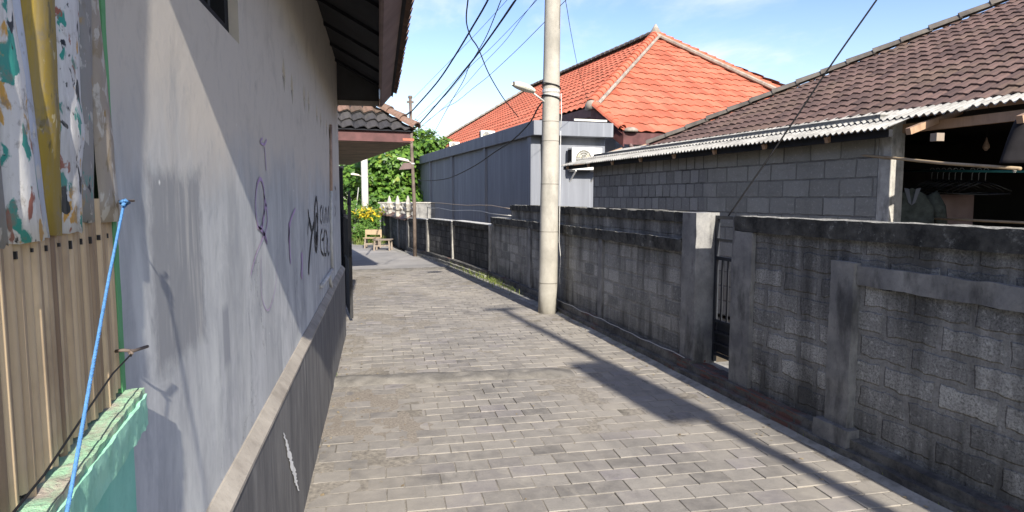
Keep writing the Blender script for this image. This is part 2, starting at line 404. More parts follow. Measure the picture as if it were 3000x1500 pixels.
M['wall_white'] = m_simple('white_wall_paint', (.66, .68, .69), .08, 2, .9, .05)
M['dirt'] = m_concrete('bare_earth', (.12, .095, .065), (.22, .175, .12), .4, .6, (.06, .06, .035), 8, .03)
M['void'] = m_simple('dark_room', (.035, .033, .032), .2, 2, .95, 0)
M['glass'] = m_simple('lamp_lens', (.55, .54, .48), .1, 4, .25, .0)
M['aluminium'] = m_simple('lamp_shell', (.62, .58, .47), .15, 6, .5, .05)
M['mint'] = m_concrete('mint_paint', (.30, .62, .45), (.42, .76, .57), .45, 14, (.15, .36, .25), 55, .006)
M['mintdeep'] = m_concrete('mint_paint_face', (.22, .55, .43), (.31, .65, .52), .2, 6, (.14, .36, .28), 70, .003)
M['greenpost'] = m_concrete('green_paint', (.09, .28, .12), (.16, .40, .19), .25, 6, (.06, .20, .08), 45, .003)
def m_coping_green():
    t = NT('worn_mint_coping', .92, .15); n = t.noise(13, 7, .7); f = t.noise(60, 6, .75)
    c = t.mix(t.rng(n, .40, .60), (.36, .62, .40), (.40, .355, .30)); c = t.mix(t.math('MULTIPLY', t.rng(f, .52, .7), .5), c, (.12, .12, .10))
    c = t.mix(t.math('MULTIPLY', t.rng(t.noise(22, 5, .6), .58, .68), .7), c, (.46, .42, .37)); t.col(c); return t.bump(t.math('ADD', n, f), .9, .007)
M['copgreen'] = m_coping_green()
M['slats'] = m_bamboo('weathered_bamboo', (.24, .165, .105), (.62, .47, .29), (.19, .125, .08))
TEAL, OCH, BLK, BRN = (.035, .27, .225), (.56, .31, .055), (.02, .025, .03), (.30, .11, .075)
M['cul_white'] = m_painted('painted_white_culm', (.70, .69, .66), [(OCH, .60, 15), (TEAL, .575, 14), (BRN, .635, 13), (BLK, .66, 20)])
M['cul_white2'] = m_painted('spotted_white_culm', (.70, .70, .70), [(OCH, .62, 19), (TEAL, .62, 20), (BLK, .61, 24), (BRN, .66, 24)])
M['cul_yellow'] = m_painted('ochre_culm', (.33, .235, .038), [((.26, .19, .035), .55, 9), ((.42, .36, .2), .66, 30), ((.14, .11, .03), .64, 15)])
M['cul_blue'] = m_painted('chalky_blue_slat', (.50, .54, .62), [((.25, .29, .30), .6, 9), ((.62, .6, .55), .6, 14)])
M['cul_grey'] = m_painted('grey_worn_culm', (.27, .265, .25), [(TEAL, .655, 16), (BLK, .635, 18), ((.34, .24, .12), .62, 12), ((.45, .43, .4), .6, 22)])
M['cul_tan'] = m_painted('tan_worn_culm', (.36, .31, .25), [((.25, .20, .13), .55, 11), ((.48, .45, .40), .56, 14), ((.3, .2, .07), .63, 10)])
M['rope'] = m_simple('blue_rope', (.075, .20, .42), .25, 150, .7, .5)
M['paintblack'] = m_simple('black_spray_paint', (.022, .024, .028), .3, 20, .7, .05)
M['paintpurple'] = m_simple('violet_spray_paint', (.40, .29, .47), .15, 20, .8, .05)
M['chipwhite'] = m_simple('bare_lime', (.72, .72, .70), .15, 20, .9, .3)
M['leafbig'] = m_leaf('broad_leaf', (.035, .095, .016), (.155, .28, .045), .42, .35, ((.34, .36, .06), .96))
M['leafdark'] = m_leaf('dark_leaf', (.022, .062, .014), (.075, .15, .03), .45, .3)
M['leafpalm'] = m_leaf('frond_leaf', (.07, .17, .03), (.17, .30, .06), .5, .4)
M['leafyel'] = m_leaf('croton_leaf', (.42, .36, .03), (.75, .55, .03), .5, .35)
M['weed'] = m_leaf('weed_blade', (.12, .18, .03), (.30, .34, .10), .6, .35)
M['bark'] = m_simple('bark', (.12, .095, .07), .4, 9, .95, .5)
M['cloth'] = m_simple('checked_shirt', (.075, .085, .075), .4, 14, .95, .1)
M['clothdark'] = m_simple('black_cloth', (.012, .011, .013), .3, 9, .95, .2)
M['pink'] = m_simple('dusky_cloth', (.28, .20, .18), .2, 3, .95, .1)
M['hang'] = m_simple('black_plastic', (.015, .015, .016), .2, 9, .25, 0, .001, .5)
M['steelw'] = m_simple('thin_steel', (.42, .42, .41), .2, 9, .4, .05)
M['teal'] = m_simple('teal_pipe', (.05, .22, .22), .2, 9, .5, .05)
M['stone'] = m_concrete('pale_carved_stone', (.30, .285, .25), (.52, .49, .43), .6, 9, (.16, .15, .13), 30)

# ------------------------------------------------------------ ground, paving, road
def sheet(name, pts, z, mat, kind='structure'):
    mb = MB(); n = len(pts); mb.v = [(x, y, z) for x, y in pts]; mb.f = [tuple(range(n))]
    return prop(mb.build(name, mat), kind=kind)
sheet('ground', [(-300, -300), (300, -300), (300, 300), (-300, 300)], -.05, M['dirt'])
KERB = [(-4, 3.28), (0, 3.02), (2.7, 2.83), (4.4, 2.705), (5.6, 2.625), (7.5, 2.50), (9.2, 2.38), (11.3, 2.16), (12.5, 2.05), (15, 1.66), (17.2, 1.24), (18.2, .98), (19.2, .66), (20.5, .44), (26, -.05), (28, -.2)]
def lerp_tab(T, y):
    for (a, xa), (b, xb) in zip(T, T[1:]):
        if y <= b: return xa + (xb-xa)*(y-a)/(b-a)
    return T[-1][1]
def kerb(y): return lerp_tab(KERB, y)
left_edge = [(-4, -.5), (9.0, -.5), (9.6, -1.6), (30, -5)]
road = [(3.4, -4)] + [(x+.2, y) for y, x in KERB] + [(-8, 27), (-8, 9.6), (-.5, 9.0), (-.5, -4)]
mb = MB(); nx, ny = 90, 330
for j in range(ny+1):
    yy = -4 + j*.0565
    for i in range(nx+1):
        x = (-.47 if yy < 8.6 else -1.9) + (kerb(yy)+.05-(-.47 if yy < 8.6 else -1.9))*i/nx
        mb.v.append((x, yy, -.0034 + .0050*mn.noise(Vector((x*1.6, yy*1.3, 2))) + .0022*mn.noise(Vector((x*6, yy*6, 5))) + (.0022 if x < .3 else 0)))
for j in range(ny):
    for i in range(nx):
        k = j*(nx+1)+i; mb.f.append((k, k+1, k+nx+2, k+nx+1))
prop(mb.build('alley', M['bed'], smooth=True), kind='structure')
sheet('road', [(kerb(14.55)+.1, 14.55)] + [(x+.05, y) for y, x in KERB if y > 14.6] + [(.0, 26), (-7.5, 24), (-7.5, 14.55)], 0.0, M['road'])
mb = MB()
row = .146; bw = .203; y = -1.6; k = 0
while y < 14.45:
    x = -.60 + (bw/2 if k % 2 else 0) + random.uniform(-.004, .004)
    while x < 3.4:
        x0 = max(x+.003, -.455 if y < 8.6 else -1.7); x1 = min(x+bw-.003, kerb(y+row/2)-.10)
        if y > 8.6 and x < -1.3: x += bw; continue
        if x1 - x0 > .03:
            j = .0022; y0 = y+.003+random.uniform(-j, j); y1 = y+row-.003+random.uniform(-j, j)
            h = random.gauss(0, .0012) + .004*mn.noise(Vector((x*.8, y*.8, 0))); tx = random.gauss(0, .0035); ty = random.gauss(0, .004)
            cx, cy = (x0+x1)/2, (y0+y1)/2; b = .003; n = len(mb.v); a = random.gauss(0, .008)
            def P(px, py, pz): return (cx+(px-cx)-a*(py-cy), cy+(py-cy)+a*(px-cx), pz + h + tx*(px-cx) + ty*(py-cy))
            mb.v += [P(x0+b, y0+b, 0), P(x1-b, y0+b, 0), P(x1-b, y1-b, 0), P(x0+b, y1-b, 0), P(x0, y0, -.0022), P(x1, y0, -.0022), P(x1, y1, -.0022), P(x0, y1, -.0022),
                     P(x0, y0, -.04), P(x1, y0, -.04), P(x1, y1, -.04), P(x0, y1, -.04)]
            mb.f += [(n, n+1, n+2, n+3)] + [(n+4+i, n+4+(i+1) % 4, n+(i+1) % 4, n+i) for i in range(4)] + [(n+8+i, n+8+(i+1) % 4, n+4+(i+1) % 4, n+4+i) for i in range(4)]
        x += bw
    y += row; k += 1
prop(mb.build('paving', M['paver']), kind='structure')

def patch_sheet(name, cx, cy, rx, ry, h, mat, seed, n=46, kind='stuff', xmin=-9, xmax=9):
    mb = MB(); sd = Vector((seed, seed*2.3, seed*.7))
    for j in range(n+1):
        for i in range(n+1):
            a = i/n*2-1; b = j/n*2-1; x = cx+a*rx; yy = cy+b*ry
            q = 1 - math.sqrt(a*a+b*b); e = q*1.7 - .4 + (.75*mn.noise(Vector((x*2.2, yy*2.2, 0))+sd) + .45*mn.noise(Vector((x*8, yy*8, 0))+sd))*max(0, min(1, q*3))
            z = -.006 + max(-.01, min(h, e*h*1.8)) + .002*mn.noise(Vector((x*25, yy*25, 1))+sd)
            mb.v.append((min(max(x, xmin), xmax), yy, z))
    for j in range(n):
        for i in range(n):
            k = j*(n+1)+i; mb.f.append((k, k+1, k+n+2, k+n+1))
    return prop(mb.build(name, mat, smooth=True), kind=kind)
patch_sheet('sand', -.05, 4.75, .75, 1.0, .007, M['sand'], 1, xmin=-.452)
# cement gutter strip along the kerbs
mb = MB(); ys = [-3+.15*i for i in range(int(28/.15))]; n = 0
for yy in ys:
    kx = kerb(yy); w = .11 + .05*mn.noise(Vector((yy*1.3, 0, 0))) + (.10 if yy > 8.8 else 0)
    for q in (0, .5, 1): mb.v.append((kx+.02-w*q, yy, .016 - .022*q*q + .004*mn.noise(Vector((yy*5, q*3, 0)))))
for i in range(len(ys)-1):
    for q in (0, 1): mb.f.append((i*3+q+1, i*3+q, i*3+q+3, i*3+q+4))
prop(mb.build('gutter_strip', M['gutter'], smooth=True), kind='structure')

random.seed(77); lt = MB()
for i in range(420):
    yy = random.uniform(2.6, 14); side = random.random()
    x = kerb(yy)-abs(random.gauss(.12, .14)) if side < .5 else (-.42+abs(random.gauss(0, .16)) if side < .8 else random.uniform(-.3, 2.2))
    sz = random.uniform(.004, .014); p = Vector((x, yy, .004)); a = random.uniform(0, 6.28); u = Vector((math.cos(a), math.sin(a), 0))*sz; v = Vector((-math.sin(a), math.cos(a), random.uniform(-.3, .3)))*sz*random.uniform(.4, .8)
    lt.quad(p-u-v+Vector((0, 0, .001)), p+u-v, p+u*.8+v+Vector((0, 0, .003)), p-u*.7+v)
prop(lt.build('litter', m_leaf('dry_litter', (.10, .07, .04), (.36, .29, .18), .8, .1)), kind='stuff')
def hump(name, label, x0, y0, x1, y1, w, h, mat, seed):
    t = thing(name, label, 'road hump', (x0, y0, 0), math.atan2(y1-y0, x1-x0)); L = math.hypot(x1-x0, y1-y0); mb = MB()
    nx, ny = int(L/.02), 18; sd = Vector((seed, 0, seed))
    for j in range(ny+1):
        for i in range(nx+1):
            a = i/nx; b = j/ny*2-1; x = a*L
            wob = 1 + .22*mn.noise(Vector((x*3, 0, 0))+sd); e = min(1, (1-a)*L/.12)
            z = h*max(0, 1-b*b)**.7*e*(1 + .35*mn.noise(Vector((x*7, b*2, 0))+sd)) - .012 + .012*max(0, 1-b*b)
            if abs(x - L*.72 - b*.02) < .012: z -= .012
            mb.v.append((x, b*w/2*wob + .02*mn.noise(Vector((x*1.7, 3, 0))+sd), z + .003*mn.noise(Vector((x*40, b*9, 0)))))
    for j in range(ny):
        for i in range(nx):
            k = j*(nx+1)+i; mb.f.append((k, k+1, k+nx+2, k+nx+1))
    mb.build('hump', mat, t, smooth=True); return t
hump('speed_bump', 'low cracked cement hump across the pavers, nearest the viewer', -.45, 5.74, 1.72, 5.60, .36, .032, M['cement'], 3)
hump('speed_bump', 'pale worn cement strip across the alley just past the black iron gate', -.9, 14.35, 1.62, 14.62, .55, .03, M['cement'], 8)

# ------------------------------------------------------------ plastered house on the left
WX = -.44
H1 = thing('plastered_house', 'grey plastered house with dark plinth, graffiti and tiled eaves along the alley', 'house', (WX, 1.27, 0))
def h1(mb, name, mat, parent=None, **k):   # meshes written in world coordinates
    o = mb.build(name, mat, None, **k); o.parent = parent or H1
    ox, oy = WX, 1.27
    for v in o.data.vertices: v.co.x -= ox; v.co.y -= oy
    return o
def h1w(mb, name, mat, parent=None, **k):  # keep world-space texture coordinates: child counter-translated
    o = mb.build(name, mat, None, **k); o.parent = parent or H1
    if parent is None: o.location = (-WX, -1.27, 0)
    return o
Y0, Y1 = 1.12, 7.70
mb = MB().box(WX-.14, WX, Y0, Y1, 0, 3.16); wall = h1w(mb, 'wall', M['plaster'])
cut = MB(); cut.box(WX-.3, WX+.2, 1.30, 2.318, 2.10, 2.92)
def diamond(mb, yc, zc, hw, hh, d):
    a = [(yc-hw, zc), (yc, zc-hh), (yc+hw, zc), (yc, zc+hh)]
    n = len(mb.v)
    mb.v += [(WX+.05, p, q) for p, q in a] + [(WX-d, p, q) for p, q in a]
    mb.f += [(n, n+1, n+2, n+3), (n+7, n+6, n+5, n+4)] + [(n+i, n+4+i, n+4+(i+1) % 4, n+(i+1) % 4) for i in range(4)]
DIA = [(3.36, 2.19), (3.66, 2.17), (4.24, 2.21), (4.50, 2.215), (5.08, 2.21), (5.40, 2.215), (5.98, 2.21), (6.3, 2.21)]
for yc, zc in DIA: diamond(cut, yc, zc, .055, .085, .05)
co = cut.build('cutter', None, fixn=True)
bm = wall.modifiers.new('cut', 'BOOLEAN'); bm.object = co; bm.solver = 'EXACT'
wall.location = (0, 0, 0); wall.parent = None
dg = bpy.context.evaluated_depsgraph_get(); me = bpy.data.meshes.new_from_object(wall.evaluated_get(dg))
wall.modifiers.clear(); wall.data = me; bpy.data.objects.remove(co)
if not me.materials: me.materials.append(M['plaster'])
wall.parent = H1; wall.location = (-WX, -1.27, 0)
for yc, zc in DIA:     # sloping cement plug in the upper half of each diamond vent, dark sheet below standing in for the hole's shade
    dv = MB(); dv.tri((WX-.03, yc, zc+.08), (WX-.006, yc-.053, zc+.002), (WX-.006, yc+.053, zc+.002)); h1w(dv, 'vent', M['plaster'])
    dv = MB(); dv.tri((WX-.010, yc-.054, zc), (WX-.004, yc, zc-.083), (WX-.010, yc+.054, zc)); h1w(dv, 'vent_hole', M['void'])
h1w(MB().box(-6, WX-.142, Y1-.16, Y1-.003, 0, 3.1).box(-6, WX-.142, Y0+.003, Y0+.16, 0, 3.1).box(-6.2, -6.003, Y0, Y1, 0, 3.1), 'side_wall', M['plaster'])
# plinth with sloping buff ledge
pl = MB(); pl.rough(WX+.002, WX+.036, Y0, Y1+.03, 0, .775, .08, .0025, 3, 2); h1w(pl, 'plinth', M['plinth'], smooth=True)
ld = MB(); n = 60
for i in range(n+1):
    yy = Y0 + (Y1+.03-Y0)*i/n; d = .003*mn.noise(Vector((yy*3, 0, 0)))
    ld.v += [(WX-.002, yy, .815+d), (WX+.006, yy, .815+d), (WX+.042+d, yy, .778+d), (WX+.042+d, yy, .765)]
for i in range(n):
    for q in range(3): ld.f.append((i*4+q, i*4+q+1, i*4+q+5, i*4+q+4))
h1w(ld, 'ledge', M['ledge'])
ch = MB(); random.seed(3)
for i in range(41):   # long chip of bare lime on the plinth
    f = i/40; u = 832 + 42*f + random.uniform(-2, 2); v = 1268 + 170*f; r = (2 + 8*math.sin(f*3.0)*random.uniform(.35, 1.3))
    p = at_x(u-r*.6, v, WX+.0415); q = at_x(u+r*.6, v, WX+.0415); ch.v += [tuple(p), tuple(q)]
    if i: ch.f.append((2*i-2, 2*i-1, 2*i+1, 2*i))
prop(h1w(ch, 'chipped_patch', M['chipwhite']), 'white chipped scar low on the plinth')
# window with frame and bars
wf = MB(); wf.box(WX-.10, WX-.03, 1.302, 1.35, 2.102, 2.918).box(WX-.10, WX-.03, 2.262, 2.316, 2.102, 2.918).box(WX-.10, WX-.03, 1.35, 2.262, 2.102, 2.15).box(WX-.10, WX-.03, 1.35, 2.262, 2.87, 2.918)
win = h1w(wf, 'window', M['soffit'])
wb = MB()
for i in range(9): h1w(MB().tube([(WX-.055, 1.42+i*.092, 2.13), (WX-.055, 1.42+i*.092, 2.89)], .008, 6), 'window_bar', M['black'], win)
h1w(MB().box(WX-.16, WX-.145, 1.25, 2.4, 2.0, 3.0), 'pane', M['void'], win)  # opaque dark sheet standing in for the unlit interior
# eaves
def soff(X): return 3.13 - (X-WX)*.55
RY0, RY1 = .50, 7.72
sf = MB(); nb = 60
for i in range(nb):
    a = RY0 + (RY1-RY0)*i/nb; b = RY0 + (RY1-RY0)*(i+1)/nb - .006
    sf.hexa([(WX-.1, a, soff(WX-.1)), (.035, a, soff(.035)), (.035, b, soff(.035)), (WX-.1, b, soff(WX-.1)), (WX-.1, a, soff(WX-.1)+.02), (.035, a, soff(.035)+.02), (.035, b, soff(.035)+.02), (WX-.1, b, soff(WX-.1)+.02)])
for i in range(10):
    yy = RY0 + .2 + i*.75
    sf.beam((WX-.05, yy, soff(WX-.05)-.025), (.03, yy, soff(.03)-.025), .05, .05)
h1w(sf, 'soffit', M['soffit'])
fb = MB().hexa([(.028, RY0-.03, 2.64), (.046, RY0-.03, 2.635), (.046, RY1+.03, 2.635), (.028, RY1+.03, 2.64), (.138, RY0-.03, 2.765), (.156, RY0-.03, 2.76), (.156, RY1+.03, 2.76), (.138, RY1+.03, 2.765)])
fb.hexa([(.022, RY0-.03, 2.638), (.027, RY0-.03, 2.638), (.027, RY1+.03, 2.638), (.022, RY1+.03, 2.638), (.022, RY0-.03, 2.90), (.027, RY0-.03, 2.90), (.027, RY1+.03, 2.90), (.022, RY1+.03, 2.90)])
h1w(fb, 'fascia', M['fascia'])
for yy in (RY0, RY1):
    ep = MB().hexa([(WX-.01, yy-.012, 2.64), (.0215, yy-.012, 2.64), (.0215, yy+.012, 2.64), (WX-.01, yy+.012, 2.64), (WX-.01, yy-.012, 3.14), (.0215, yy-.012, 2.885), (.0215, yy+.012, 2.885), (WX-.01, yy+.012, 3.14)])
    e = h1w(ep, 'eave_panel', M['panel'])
    h1w(MB().box(WX-.01, .0215, yy-.02, yy-.0135, 2.638, 2.695), 'trim', M['ledge'], e)

def tile_roof(O, U, V, poly, tw, th, amp, lift, ns=6, lip=.014):
    """pantiled slope: poly (convex, in metres along U and V) is laid in overlapping wavy courses"""
    O = Vector(O); U = Vector(U).normalized(); V = Vector(V).normalized(); N = U.cross(V).normalized()
    if N.z < 0: N = -N
    mb = MB(); mb.uv = []
    vs = [p[1] for p in poly]; v0 = min(vs); vmax = max(vs)
    def span(v):
        v = min(max(v, v0+1e-4), vmax-1e-4); xs = []
        for (ax, ay), (bx, by) in zip(poly, poly[1:]+poly[:1]):
            if (ay <= v < by) or (by <= v < ay): xs.append(ax + (bx-ax)*(v-ay)/(by-ay))
        return (min(xs), max(xs)) if len(xs) >= 2 else None
    du = tw/ns; r = 0; v = v0
    while v < vmax - .02:
        va, vb = v, min(v+th*1.1, vmax); sa, sb = span(va), span(vb)
        if sa and sb:
            k0 = math.floor(min(sa[0], sb[0])/du); k1 = math.ceil(max(sa[1], sb[1])/du)
            rows = [(va, lift-lip), (va, lift), ((va+vb)/2, lift*.5), (vb, 0.)]
            base = len(mb.v); m = k1-k0+1
            for vv, hgt in rows:
                l, rr = span(vv)
                for k in range(k0, k1+1):
                    u = min(max(k*du, l), rr); fr = (u/tw) % 1
                    j = .004*mn.noise(Vector((math.floor(u/tw)*1.7, r*2.3, 0)))
                    prof = amp*(math.sin(2*math.pi*fr) + .35*math.sin(4*math.pi*fr+.6))
                    p = O + U*u + V*(vv + (j*2.5 if vv == va else 0)) + N*(hgt + prof + j)
                    mb.v.append(tuple(p)); mb.uv.append((u/tw, r+.5))
            for q in range(3):
                for i in range(m-1):
                    a = base+q*m+i
                    A, B, Cc, D = mb.v[a], mb.v[a+1], mb.v[a+m+1], mb.v[a+m]
                    if (Vector(A)-Vector(B)).length < 1e-5 and (Vector(Cc)-Vector(D)).length < 1e-5: continue
                    mb.f.append((a, a+1, a+m+1, a+m))
        v += th; r += 1
    return mb
def caps(P0, P1, r, ln, up=Vector((0, 0, 1)), taper=.8, n=7):
    """overlapping half-round ridge tiles from the low end P0 to P1"""
    P0 = Vector(P0); P1 = Vector(P1); d = (P1-P0); L = d.length; d.normalize(); s = d.cross(up).normalized(); w = s.cross(d)
    mb = MB(); k = max(1, int(L/ln)); ln = L/k
    for i in range(k):
        a = P0 + d*(i*ln); j = random.uniform(-.006, .006); base = len(mb.v)
        for (t, rr, o) in ((0, r*.9, 0), (0, r, .012), (ln*1.08, r*taper, 0)):
            for q in range(n+1):
                an = math.pi*q/n; mb.v.append(tuple(a + d*t + s*(math.cos(an)*rr) + w*(math.sin(an)*rr*.95 + o + j)))
        for g in range(2):
            for q in range(n):
                b = base+g*(n+1)+q; mb.f.append((b, b+1, b+n+2, b+n+1))
    return mb
rp = math.radians(29)
tr = tile_roof((.215, RY0-.1, 2.785), (0, 1, 0), (-math.cos(rp), 0, math.sin(rp)), [(0, 0), (RY1-RY0+.2, 0), (RY1-RY0+.2, 3.6), (0, 3.6)], .19, .27, .022, .035)
h1w(tr, 'roof', M['brown'])
h1w(MB().quad((.18, RY0-.08, 2.76), (.18, RY1+.08, 2.76), (-2.93, RY1+.08, 4.49), (-2.93, RY0-.08, 4.49)).quad((-2.93, RY0-.08, 4.49), (-2.93, RY1+.08, 4.49), (-6.2, RY1+.08, 2.70), (-6.2, RY0-.08, 2.70)), 'roof_deck', M['soffit'])
h1w(caps((-2.93, RY0-.1, 4.53), (-2.93, RY1+.1, 4.53), .13, .35), 'ridge', M['ridge'])
# conduit on the wall
def wallpt(u, v, off=.012): p = at_x(u, v, WX); p.x += off; return p
pts = [wallpt(965, 366), wallpt(966, 560), wallpt(967, 690), wallpt(969, 792)]
dp = h1w(MB().tube(pts[:2], .014, 8), 'drain_pipe', M['pvcbrown'], smooth=True)
h1w(MB().tube(pts[1:], .014, 8).tube([wallpt(962, 806), wallpt(968, 852)], .014, 8).tube([wallpt(969, 790), wallpt(955, 813), wallpt(936, 839)], .016, 8), 'drain_pipe', M['pvc'], smooth=True)
# graffiti: flat strokes of spray paint lying on the plaster
def strokes(lines, base, sc, wd, off=.003):
    mb = MB()
    for ln in lines:
        w = wd
        if isinstance(ln, tuple) and not isinstance(ln[0], tuple): w, ln = ln
        P = [at_x(base[0]+a*sc, base[1]+b*sc, WX) for a, b in ln]; Q = []
        for i in range(len(P)-1):       # smooth it
            p0, p1, p2, p3 = P[max(i-1, 0)], P[i], P[i+1], P[min(i+2, len(P)-1)]
            for k in range(6):
                t = k/6; Q.append(.5*((2*p1) + (-p0+p2)*t + (2*p0-5*p1+4*p2-p3)*t*t + (-p0+3*p1-3*p2+p3)*t**3))
        Q.append(P[-1]); base_i = len(mb.v)
        for i, q in enumerate(Q):
            t = (Q[min(i+1, len(Q)-1)] - Q[max(i-1, 0)]).normalized(); s = Vector((0, -t.z, t.y))*w*(.75+.35*mn.noise(q*9))
            if i in (0, len(Q)-1): s *= .4
            mb.v += [(WX+off, q.y+s.y, q.z+s.z), (WX+off, q.y-s.y, q.z-s.z)]
        for i in range(len(Q)-1):
            b = base_i+i*2; mb.f.append((b, b+1, b+3, b+2))
    return mb
def ell(cx, cy, rx, ry, a0=0, a1=360, n=14): return [(cx+rx*math.cos(R(a0+(a1-a0)*i/n)), cy+ry*math.sin(R(a0+(a1-a0)*i/n))) for i in range(n+1)]
B = (870, 540); S = .326
GL_ = ([(.03, [(97, 225), (108, 320), (130, 412)]), (.012, [(112, 300), (98, 380), (93, 460)]), (.028, [(150, 350), (132, 450), (115, 600), (104, 740), (104, 815)]),
             (.026, ell(170, 360, 15, 235)), (.02, ell(172, 400, 7, 130)), (.03, ell(172, 470, 3, 20)),
             (.016, [(221, 192), (209, 230), (208, 310), (220, 352)]), (.016, [(234, 200), (228, 280), (234, 345)]), (.016, [(246, 352), (258, 212), (270, 350)]), (.016, [(276, 345), (282, 200), (290, 340)]),
             (.018, [(224, 405), (211, 470), (214, 590), (238, 640)]), (.016, [(222, 500), (236, 490)]), (.018, [(251, 402), (240, 500), (246, 622), (262, 630)]), (.018, [(258, 410), (268, 480), (264, 625)]), (.018, [(276, 480), (272, 560), (279, 632), (288, 610)]),
             (.02, [(338, 20), (348, 60), (347, 150)]), (.016, [(337, 190), (345, 240), (338, 290)])])
for i, q in enumerate([GL_[0:3], GL_[3:6]] + [[k] for k in GL_[6:]]): h1w(strokes(q, B, S, .02), 'graffiti_letter', M['paintblack'])
B = (700, 380); S = .4813
GL_ = ([(.006, [(140, 50), (125, 75), (150, 90), (165, 60)]), (.007, [(152, 100), (158, 180), (163, 250)]), (.009, ell(125, 450, 28, 150)), (.008, [(150, 400), (165, 480), (170, 560), (150, 640), (140, 560), (165, 450)]), (.009, [(105, 590), (140, 620), (168, 690), (150, 620)]),
             (.005, [(150, 640), (100, 760), (65, 890)]), (.003, [(130, 760), (133, 1000), (170, 1100), (205, 1020), (225, 900), (228, 780)]), (.022, [(302, 560), (305, 690), (312, 820)]), (.014, [(342, 480), (310, 560), (300, 690)]), (.035, [(380, 745), (381, 830), (379, 905)])])
for q in GL_: h1w(strokes([q], B, S, .008), 'graffiti_scribble', M['paintpurple'])

# ------------------------------------------------------------ iron gate leaf beyond the corner
def face_uv(a): return a
G0, G1 = Vector((-.37, 8.52, 0)), Vector((-.50, 9.75, 0))
ang = math.atan2(G1.y-G0.y, G1.x-G0.x); GL = (G1-G0).length
gt = thing('iron_gate', 'black iron gate leaf with spear top, swung open past the house corner', 'gate', G0, ang)
mb = MB().box(0, .035, -.02, .02, .04, 1.50).box(GL-.04, GL, -.02, .02, .04, 1.42).box(.035, GL-.04, -.015, .015, .06, .10).box(.035, GL-.04, -.015, .015, .74, .78).box(.035, GL-.04, -.015, .015, 1.32, 1.36)
mb.build('frame', M['black'], gt)
MB().box(.035, GL-.04, -.006, .006, .10, .74).build('panel', M['black'], gt)
mb = MB()
for i in range(8): x = .13+i*.135; MB().tube([(x, 0, .78), (x, 0, 1.32)], .008, 6).build('bar', M['black'], gt)
MB().lathe([(.016, 1.36), (.03, 1.40), (.022, 1.46), (.004, 1.58)], (.018, 0, .12), 8).build('finial', M['black'], gt)
MB().tube([(.0, 0, 1.02), (-.07, 0, 1.0), (-.07, 0, .86), (.0, 0, .84)], .009, 6).build('handle', M['black'], gt)
gp = thing('gate_post', 'dark wooden gate post behind the swung-open iron gate', 'post', (-.56, 9.82, 0))
MB().box(-.05, .05, -.05, .05, 0, 2.0).build('shaft', M['soffit'], gp, bevel=.006)
MB().box(-.065, .065, -.065, .065, 2.0, 2.05).build('cap', M['soffit'], gp, bevel=.006)

# ------------------------------------------------------------ second house on the left, beyond
ang2 = math.atan2(1, -.17) - math.pi/2
H2 = thing('tiled_house', 'low house with mossy tiled hip roof and maroon fascia behind the plastered house', 'house', (.60, 11.0, 0), ang2)
ez = 2.70; pt = math.tan(R(38)); sV = math.cos(R(38)), math.sin(R(38))
# local frame: +y along the alley, -x into the plot; corner of the eaves at the origin
LW, LD = 4.4, 8.0
f_ = tile_roof((0, 0, ez), (-1, 0, 0), (0, sV[0], sV[1]), [(0, .5), (LW, .5), (LW-1.9, 2.3), (2.2*.82, 2.3)] if False else [(.40, .5), (LW-.40, .5), (LW-1.8, 2.3), (1.8, 2.3)], .2, .23, .024, .035)
rf = f_.build('roof', M['mossy'], H2)
tile_roof((0, 0, ez), (-1, 0, 0), (0, sV[0], sV[1]), [(0, 0), (LW, 0), (LW-.40, .49), (.40, .49)], .2, .23, .026, .04).build('eave_tiles', M['darktile'], rf)
tile_roof((0, 0, ez), (0, 1, 0), (-sV[0], 0, sV[1]), [(0, 0), (LD, 0), (LD-1.8, 2.3), (1.8, 2.3)], .2, .23, .024, .035).build('side_slope', M['mossy'], rf)
hp = caps((.02, -.02, ez+.03), (-1.82, 1.82, ez+.03+1.82*pt), .115, .27, taper=.75); hp.build('hip_tiles', M['mossy'], rf)
MB().quad((0, 0, ez-.02), (-LW, 0, ez-.02), (-LW+1.8, 1.8, ez-.02+1.4), (-1.8, 1.8, ez-.02+1.4)).quad((0, 0, ez-.02), (-1.8, 1.8, ez+1.38), (-1.8, LD-1.8, ez+1.38), (0, LD, ez-.02)).build('roof_deck', M['soffit'], H2)
MB().box(-LW+.1, -.07, .06, .085, ez-.19, ez-.01).box(-.085, -.06, .0855, LD, ez-.19, ez-.01).build('fascia', M['maroon'], H2)
MB().box(-.19, .0, .05, .058, ez-.165, ez-.125).build('fascia_end', m_simple('red_oxide_trim', (.36, .13, .09), .2, 6), H2)
sl = MB()
for i in range(58): sl.box(-1.45+i*.0247, -1.45+i*.0247+.021, .09, LD, ez-.195, ez-.18)
sl.build('soffit', M['slatw'], H2)
MB().box(-LW+.2, -1.4, .75, LD-.6, 0, ez-.19).build('wall', M['plaster'], H2)
MB().box(-1.398, -1.35, .9, 1.7, .0, 2.05).build('door', M['maroon'], H2)

